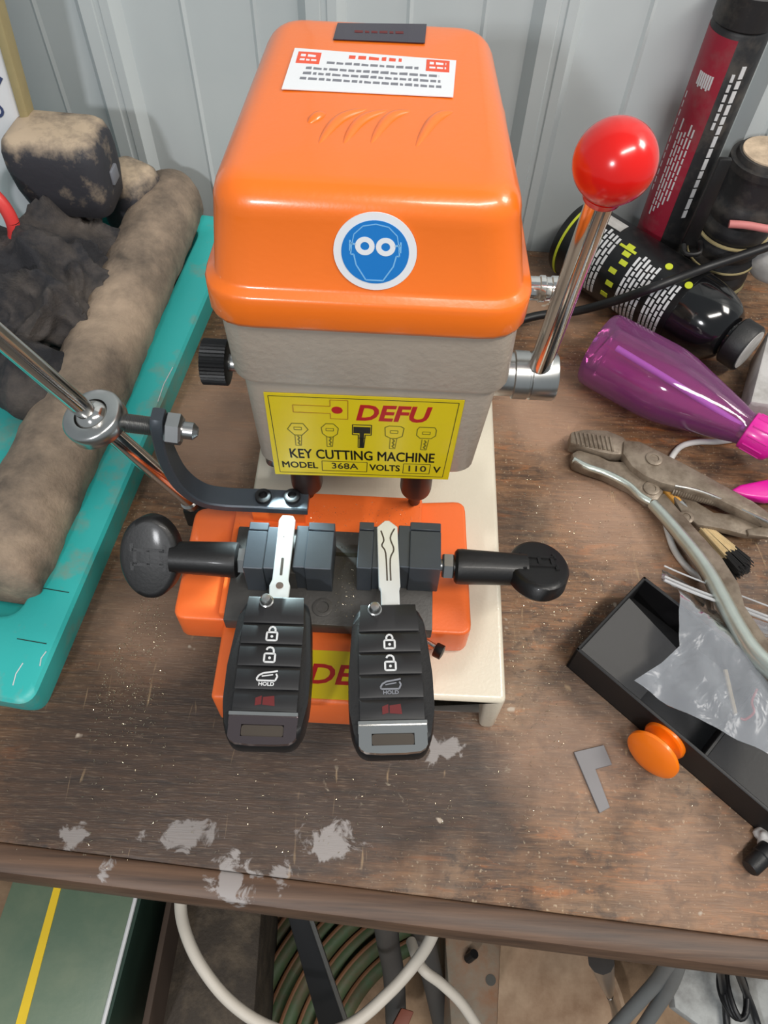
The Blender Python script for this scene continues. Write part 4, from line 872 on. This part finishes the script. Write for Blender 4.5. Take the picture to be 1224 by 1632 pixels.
m = MB(); a, b_ = P(*q7(760, 985), .009), P(*q7(1010, 1048), .009); d = (b_-a); L = d.length; d.normalize(); s_ = d.cross(V((0, 0, 1))).normalized(); u_ = s_.cross(d)
m.tube([a+d*L*k/240+(s_*math.cos(k*.55)+u_*math.sin(k*.55))*.0026 for k in range(241)], .0008, 6); m.build('spring', M['plier'], pl_)
for x, y, rr, z in ((668, 830, .0052, .0158), (655, 975, .0050, .0108), (825, 1115, .0045, .0098)):
    q = P(*q7(x, y), z); m = MB(); m.lathe([(rr, -.002), (rr, .0006), (rr*.8, .0010), (rr*.55, .0010), (rr*.5, .0004), (.0005, .0006)], q, (0, 0, 1), 24); m.build('rivet', M['plier'], pl_)
# thin white cord under the pliers
m = MB(); m.tube([P(*q7(x, y), .0022) for x, y in ((1060, 735), (980, 746), (880, 748), (800, 770), (750, 830), (725, 900), (715, 1000), (722, 1120), (740, 1200), (770, 1280), (830, 1360), (900, 1420))], .0020, 10, 6)
tag(m.build('thin_cable', M['whitecord'], None, 60, P(1060, 860, 0)), 'thin white cable looping beneath the locking pliers', 'cable')
# paint brush
A, B = P(1072, 792, .005), P(1128, 850, .005); d = (B-A).normalized(); s_ = d.cross(V((0, 0, 1)))
pbz = thing('paint_brush', (A.x, A.y, 0), 'small paint brush with pale bristles and black tip under the pliers', 'brush')
m = MB(); m.tube([A-d*.05, A-d*.02, A+d*.008], lambda t: .0022+.0012*t, 12, 4); m.build('handle', M['wood'], pbz)
m = MB(); m.tube([A+d*.006, A+d*.016, A+d*.027], .0036, 16); m.build('ferrule', M['zinc'], pbz)
m = MB(); m2 = MB(); r3 = random.Random(5); F0 = A+d*.026; Ltip = (P(1190, 908, .004)-F0).length
for k in range(150):
    o_ = s_*r3.uniform(-.0034, .0034)+V((0, 0, r3.uniform(-.003, .003))); l = Ltip*r3.uniform(.9, 1.05); e = F0+o_*r3.uniform(1.7, 2.2)+d*l; e.z = max(e.z, .0008)
    q = F0+o_*.9+(e-F0-o_*.9)*.66; m.tube([F0+o_*.9, q], .0004, 4); m2.tube([q, e], .0004, 4)
bs = m.build('bristles', M['brush'], pbz); m2.build('bristle_tip', M['brushtip'], bs)
# black parts tray
Bq, Aq, Lq = P(918, 1034, .024), P(1027, 918, .024), P(1224, 1270, .024); e1 = (Aq-Bq).normalized(); e2 = (Lq-Bq); e2 = (e2-e1*e2.dot(e1)); e2.normalize(); S = (Aq-Bq).length; LL = .165
bt_ = thing('parts_tray', ((Bq+Aq)/2).xyz, 'open black plastic parts tray at lower right under a clear bag', 'tray'); bt_.location.z = 0; ORG[bt_.name] = V(bt_.location)
def tb_(s, l, z): p = Bq+e1*s+e2*l; return V((p.x, p.y, z))
def wall_(s0, l0, s1, l1, z0, z1): return MB().prism([tb_(s0, l0, z1), tb_(s1, l0, z1), tb_(s1, l1, z1), tb_(s0, l1, z1)], (0, 0, z0-z1), .0004, 1)
m = MB()
for a in ((0, 0, S, .0018, 0, .024), (0, 0, .0018, LL, 0, .024), (S-.0018, 0, S, LL, 0, .024), (0, LL-.0018, S, LL, 0, .024), (0, 0, S, LL, 0, .0016)):
    b2 = wall_(*a); me = bpy.data.meshes.new('t'); b2.bm.to_mesh(me); m.bm.from_mesh(me); bpy.data.meshes.remove(me)
m.build('tray_box', M['trayblack'], bt_)
m = MB(); m.prism([tb_(.0018, .0018, .020), tb_(S*.76, .0018, .020), tb_(S*.76, .040, .009), tb_(.0018, .040, .009)], (0, 0, -.0018)); m.build('sloped_ledge', M['trayblack'], bt_)
wall_(.0018, .078, S-.0018, .080, .0016, .0225).build('divider', M['trayblack'], bt_)
# zip bag
def q8(x, y): return (824+x/3.02, 860+y/3.02)
bp = [(722, 112), (700, 188), (785, 228), (778, 300), (772, 470), (780, 515), (690, 600), (552, 692), (720, 800), (900, 890), (1209, 1045), (1330, 1100), (1330, 330), (1209, 290), (1000, 205), (840, 140)]
m = MB(); b = bmesh.new(); vs = []
for x, y in bp: vs.append(b.verts.new(P(*q8(x, y), .0265)))
f = b.faces.new(vs); bmesh.ops.triangulate(b, faces=[f])
for _ in range(5): bmesh.ops.subdivide_edges(b, edges=[e for e in b.edges if e.calc_length() > .006], cuts=1, use_grid_fill=False); bmesh.ops.triangulate(b, faces=b.faces[:])
cenb = P(1130, 1040, .0265)
for v in b.verts:
    c3 = v.co; v.co.z += .0008+.0030*abs(noise.noise(c3*34))+.0022*noise.noise(c3*70+V((3, 0, 0)))+.0012*noise.noise(c3*160)
    v.co.z = max(v.co.z, .0256)
    s = (v.co-Bq).dot(e1)
    if s > S+.002: v.co.z = max(.004, v.co.z-(s-S)*.75)
    if (v.co-Bq).dot(e1) < -.001: v.co.z += .001
r_ = bmesh.ops.solidify(b, geom=b.faces[:], thickness=-.0003); m.merge(b)
bgt = thing('zip_bag', (cenb.x, cenb.y, .024), 'clear plastic zip bag lying over the black parts tray', 'bag'); m.build('bag_film', M['bag'], bgt, 70)
zs_ = lambda x, y: max(.006, .0285-max(0, ((P(*q8(x, y), .0265)-Bq).dot(e1)-S-.002))*.75)
for dy in (0, 16, -52):
    m = MB(); m.tube([P(*q8(x, y+dy), zs_(x, y+dy)+.001) for x, y in ((708, 178), (785, 212), (900, 258), (1050, 312), (1209, 372), (1300, 405))], .0009 if dy >= 0 else .0005, 8, 4); m.build('zip_strip', M['bagzip'], bgt)
m = MB(); m.tube([P(*q8(1002, 628), .0252), P(*q8(1050, 838), .0252)], .0012, 8); tag(m.build('thin_stick', M['brush'], None, 40, P(*q8(1020, 720), .025)), 'thin pale stick inside the clear zip bag', 'stick')
m = MB(); m.tube([P(*q8(x, y), .0250) for x, y in ((1155, 720), (1130, 780), (1140, 830), (1100, 865), (1075, 860))], .0007, 8, 5); tag(m.build('thin_wire', M['redprint'], None, 40, P(*q8(1120, 800), .025)), 'thin curled red wire inside the clear zip bag', 'wire')
# orange knob lying on the bench
A, B = P(1038, 1205, .0138), P(1062, 1177, .0118); d = (B-A).normalized()
m = MB(); m.lathe([(.002, -.0028), (.007, -.0024), (.0115, -.0012), (.0138, .0004), (.0140, .0020), (.0130, .0032), (.0080, .0042), (.0058, .0054), (.0056, .0085), (.0070, .0098), (.0104, .0108), (.0112, .0122), (.0110, .0138), (.0095, .0152), (.0070, .0156), (.0066, .0150), (.002, .0150)], A, d, 48)
o = m.build('drawer_knob', M['knob'], None, 40, A); tag(o, 'orange double-disc knob lying on its side against the black tray', 'knob')
# L shaped sheet
m = MB(); m.prism([P(*q8(x, y), .0016) for x, y in ((274, 1022), (418, 988), (458, 1082), (378, 1104), (448, 1288), (398, 1316))], (0, 0, -.0015), .0002, 1); tag(m.build('metal_angle', M['lplate'], None, 30, P(940, 1240, 0)), 'thin grey L-shaped metal piece lying flat on the bench', 'metal piece')
# black stub at lower right
m = MB(); A, B = P(1194, 1384, .0055), P(1226, 1355, .0055); d = (B-A).normalized(); m.lathe([(.0038, 0), (.0046, .001), (.0046, .008), (.0052, .0085), (.0052, (B-A).length)], A, d, 24); tag(m.build('black_plug', M['plastic'], None, 40, A), 'small black cylindrical plug at lower right corner of bench', 'plug')
m = MB(); m.ball(P(1219, 1337, .004), (.0045, .006, .004)); m.displace(lambda p, n_: n_*.0018*noise.noise(p*300)); tag(m.build('putty_crumb', M['whitedirty'], None, 60, P(1217, 1337, .0)), 'pale crumb of putty above the black plug', 'crumb')
# brass shavings
m = MB(); r3 = random.Random(11); b = m.bm
def shard(c, s):
    a = r3.uniform(0, 6.28); l = s*r3.uniform(.6, 2.2); w_ = s*.35; u = V((math.cos(a), math.sin(a), r3.uniform(-.3, .6)))*l; v_ = V((-math.sin(a), math.cos(a), r3.uniform(-.6, .6)))*w_
    f4 = [b.verts.new(c+x) for x in (-u-v_, u-v_, u+v_*.3, V((0, 0, s*.5)))]
    for i, j, k in ((0, 1, 2), (0, 1, 3), (1, 2, 3), (2, 0, 3)): b.faces.new((f4[i], f4[j], f4[k]))
def scatter(n_, cx, cy, sx, sy, z, s=.00032, lim=None):
    k = 0
    while k < n_:
        px, py = r3.gauss(cx, sx), r3.gauss(cy, sy)
        if lim and not lim(px, py): continue
        shard(P(px, py, z), s); k += 1
offm = lambda x, y: y < 1380 and (x > 815 or x < 265 or y > 1200)
scatter(900, 900, 950, 110, 130, .0004, .00042, lambda x, y: x > 815 and y < 1380 and not (900 < x and y > 900 and (x-900)*1.0 > (1072-y)*1.1 and y > 918))
scatter(650, 200, 1020, 80, 110, .0004, .00042, lambda x, y: 140 < x < 265 and (x-60)*2.4+y > 1330)
scatter(380, 520, 1270, 260, 50, .0004, .00040, lambda x, y: 1210 < y < 1380)
scatter(200, 560, 830, 130, 25, .0702, .00028, lambda x, y: 380 < x < 670 and 800 < y < 838)
scatter(120, 560, 930, 30, 40, .0737, .00028, lambda x, y: 535 < x < 565 and 850 < y < 985)
tag(m.build('metal_shavings', M['shaving'], None, 20), 'bright metal filings scattered over the bench and machine', 'filings', None, 'stuff')
# ------------------------------------------------------------------ under the bench
SH = -.3198
def under(name, px, ztop, zbot, mt, label, cat, r=.002):
    m = MB(); pts = [P(x, y, ztop) for x, y in px]; m.prism(pts, (0, 0, zbot-ztop), r, 2)
    return m, pts
def uz(x, y, z): return P(x, y, z)
z = -.14; gp = [(34, 1360), (228, 1390), (158, 1660), (-70, 1660)]
gb = thing('metal_box', (P(90, 1540, z).x, P(90, 1540, z).y, SH), 'sage green box with a yellow stripe on the shelf at lower left', 'box')
m, _ = under('', gp, z, SH, None, '', ''); m.build('box_body', M['greenbox'], gb)
m = MB(); m.prism([P(x, y, z+.0006) for x, y in ((95, 1380), (106, 1381), (34, 1656), (18, 1656))], (0, 0, -.0012)); m.build('yellow_line', M['yelstripe'], gb)
m = MB(); m.tube([P(225, 1396, z+.0002), P(190, 1532, z+.0002), P(158, 1656, z+.0002)], .0013, 8); m.build('worn_edge', M['iconwhite'], gb)
m = MB(); q = [P(228, 1392, z-.001), P(158, 1658, z-.001)]; m.prism([q[0]+V((.0004, 0, 0)), q[0]+V((.003, 0, 0)), q[1]+V((.003, 0, 0)), q[1]+V((.0004, 0, 0))], (0, 0, -.12)); m.build('side_panel', M['darkgreen'], gb)
m, p_ = under('', [(270, 1410), (279, 1412), (232, 1660), (220, 1660)], -.15, SH, None, '', '', .001); tag(m.build('board_offcut', M['shelfdark'], None, 30, p_[0].xy.to_3d()+V((0, 0, SH))), 'thin brown board standing beside the green box', 'board')
m, p_ = under('', [(292, 1400), (420, 1430), (404, 1660), (238, 1660)], -.19, SH, None, '', '', .004); tag(m.build('rubber_bin', M['brownboard'], None, 30, p_[0].xy.to_3d()+V((0, 0, SH))), 'dark brown ribbed rubber block under the white cable loop', 'rubber block')
# hose coil
hz = -.255; cen = P(760, 1760, hz); hs = thing('garden_hose', (cen.x, cen.y, SH), 'green and brown striped hose coiled on the lower shelf', 'hose')
for k in range(7):
    R = .105+k*.0125; m = MB(); zz = SH+.0065+(.011 if k % 2 else 0)
    m.tube([V((cen.x+R*math.cos(a), cen.y+R*math.sin(a), zz)) for a in [math.radians(75+3.0*j) for j in range(62)]], .0062, 12); h_ = m.build('hose_turn', M['hosegreen'], hs)
    m = MB(); m.tube([V((cen.x+(R+.0042)*math.cos(a), cen.y+(R+.0042)*math.sin(a), zz+.0042)) for a in [math.radians(75+3.0*j) for j in range(62)]], .0018, 8); m.build('brown_stripe', M['hosebrown'], h_)
m = MB(); z0 = -.10; a, b_, c_, d_ = P(452, 1440, z0), P(486, 1444, z0), P(560, 1660, -.20), P(515, 1660, -.20); m.prism([a, b_, c_, d_], (.0, .004, -.006), .001, 2)
stp = thing('plastic_strap', (c_.x, c_.y, -.205), 'black strap with a bright silver edge hanging below the bench', 'strap'); m.build('strap', M['cable'], stp)
m = MB(); m.tube([b_+V((.001, 0, .001)), c_+V((.001, 0, .001))], .0016, 8); m.build('silver_edge', M['satin'], stp)
m = MB(); m.tube([P(x, y, zz) for x, y, zz in ((300, 1380, -.033), (288, 1432, -.06), (294, 1480, -.09), (318, 1535, -.105), (362, 1592, -.112), (420, 1633, -.115), (490, 1652, -.115), (560, 1632, -.112), (620, 1582, -.105), (664, 1532, -.095), (690, 1488, -.07), (705, 1430, -.033))], .0034, 12, 8)
tag(m.build('white_cable', M['whitecable'], None, 60, P(490, 1650, -.115)), 'thick white cable hanging in a wide loop below the bench', 'cable', 'white cables below the bench')
m = MB(); m.tube([P(x, y, zz) for x, y, zz in ((655, 1500, -.14), (672, 1542, -.125), (704, 1568, -.13), (738, 1602, -.14), (775, 1660, -.16))], .0032, 12, 6)
tag(m.build('white_cable', M['whitecable'], None, 60, P(704, 1568, -.13)), 'short white cable branching down to the right of the hanging loop', 'cable', 'white cables below the bench')
for lab_, pts in (('dark grey strap hanging under the bench, just left of the white loop\'s right end', ((612, 1440, -.06), (618, 1500, -.16), (628, 1560, -.22), (632, 1660, -.28))), ('grey cable curling behind the short white cable branch', ((668, 1450, -.10), (676, 1500, -.17), (694, 1580, -.24), (712, 1660, -.29)))):
    m = MB(); m.tube([P(*p) for p in pts], .0075, 12, 6); tag(m.build('grey_strap', M['greycabledark'], None, 60, P(*pts[1])), lab_, 'strap')
m, p_ = under('', [(640, 1606), (660, 1612), (640, 1660), (612, 1660)], -.20, -.215, None, '', '', .001); tag(m.build('red_tag', M['redbrown'], None, 30, p_[0]), 'small red-brown tag under the bench beside the white cable', 'tag')
rk_ = [(705, 1440), (800, 1470), (792, 1660), (720, 1660)]; rb_ = thing('mounting_bracket', (P(750, 1560, -.2).x, P(750, 1560, -.2).y, SH), 'rusty grey bracket with a bolt hole below the bench centre', 'bracket')
m, p_ = under('', rk_, -.21, SH, None, '', '', .002); m.build('plate', M['rust'], rb_)
m = MB(); m.lathe([(.0035, -.001), (.0035, .0004), (.001, .0004)], P(782, 1562, -.21), (0, 0, 1), 16); m.build('bolt_hole', M['blackprint'], rb_)
m = MB(); m.tube([P(746, 1528, -.208), P(756, 1520, -.200)], .0032, 10); m.build('bolt', M['black'], rb_)
m = MB(); e = P(880, 1625, SH); m.lathe([(.050, .001), (.070, .004), (.074, .020), (.071, .020), (.066, .006), (.048, .004), (.002, .003)], e+V((-.02, .0, 0)), (0, 0, 1), 48); tag(m.build('shallow_pan', M['pan'], None, 50, e), 'shallow tan dusty pan on the shelf under the bench', 'pan')
for lab_, pts in (('left one of two grey cables hanging below the bench at lower right', ((1075, 1520, -.04), (1050, 1560, -.10), (1010, 1605, -.14), (960, 1660, -.18))), ('right one of two grey cables hanging below the bench at lower right', ((1085, 1520, -.04), (1068, 1570, -.10), (1042, 1612, -.14), (1010, 1660, -.18)))):
    m = MB(); m.tube([P(*p) for p in pts], .0042, 12, 6); tag(m.build('grey_cable', M['greycable'], None, 60, P(*pts[1])), lab_, 'cable', 'grey cables below the bench')
m, p_ = under('', [(1066, 1530), (1270, 1560), (1270, 1660), (1150, 1660), (1076, 1606)], -.16, -.172, None, '', '', .001)
for f in (): pass
tag(m.build('painted_board', M['whiteboard'], None, 30, p_[0]), 'scuffed white painted board below the bench at lower right', 'board')
m = MB(); m.bx((p_[0].x+.05, p_[0].y-.02, SH), (p_[0].x+.09, p_[0].y+.05, -.1722)); tag(m.build('wood_block', M['shelfdark'], None, 30, V((p_[0].x+.07, p_[0].y, SH))), 'dark wood block under the scuffed white board', 'block')
for lab_, pts in (('thin black cable hanging across the white board, left of the coiled one', ((1146, 1530, -.05), (1150, 1560, -.12), (1156, 1600, -.15), (1160, 1660, -.156))), ('thick black cable hanging across the white board, right of the coiled one', ((1170, 1530, -.05), (1184, 1570, -.12), (1200, 1610, -.15), (1216, 1660, -.154)))):
    m = MB(); m.tube([P(*p) for p in pts], .0022, 10, 6); tag(m.build('black_cable', M['cable'], None, 60, P(*pts[1])), lab_, 'cable', 'black cables in front of the white board')
m = MB(); e = P(1172, 1580, -.14); m.tube([e+V((.008*math.cos(k*.5)*(1-k*.006), .014*math.sin(k*.5), .0015*math.sin(k*.9)-.004+k*.00012)) for k in range(60)], .0016, 8, 2); tag(m.build('black_cable', M['cable'], None, 60, e), 'coiled bundle of black cable on the white board', 'cable', 'black cables in front of the white board')
m = MB(); m.tube([P(958, 1530, -.08), P(968, 1570, -.14), P(972, 1590, -.16)], lambda t: .006*(1-t)+.0012, 10, 5); m.tube([P(972, 1588, -.16), P(980, 1612, -.18), P(982, 1640, -.2)], .0022, 8, 4); tag(m.build('metal_hook', M['zinc'], None, 40, P(968, 1570, -.14)), 'pointed metal hook hanging under the bench beside the grey cables', 'hook')
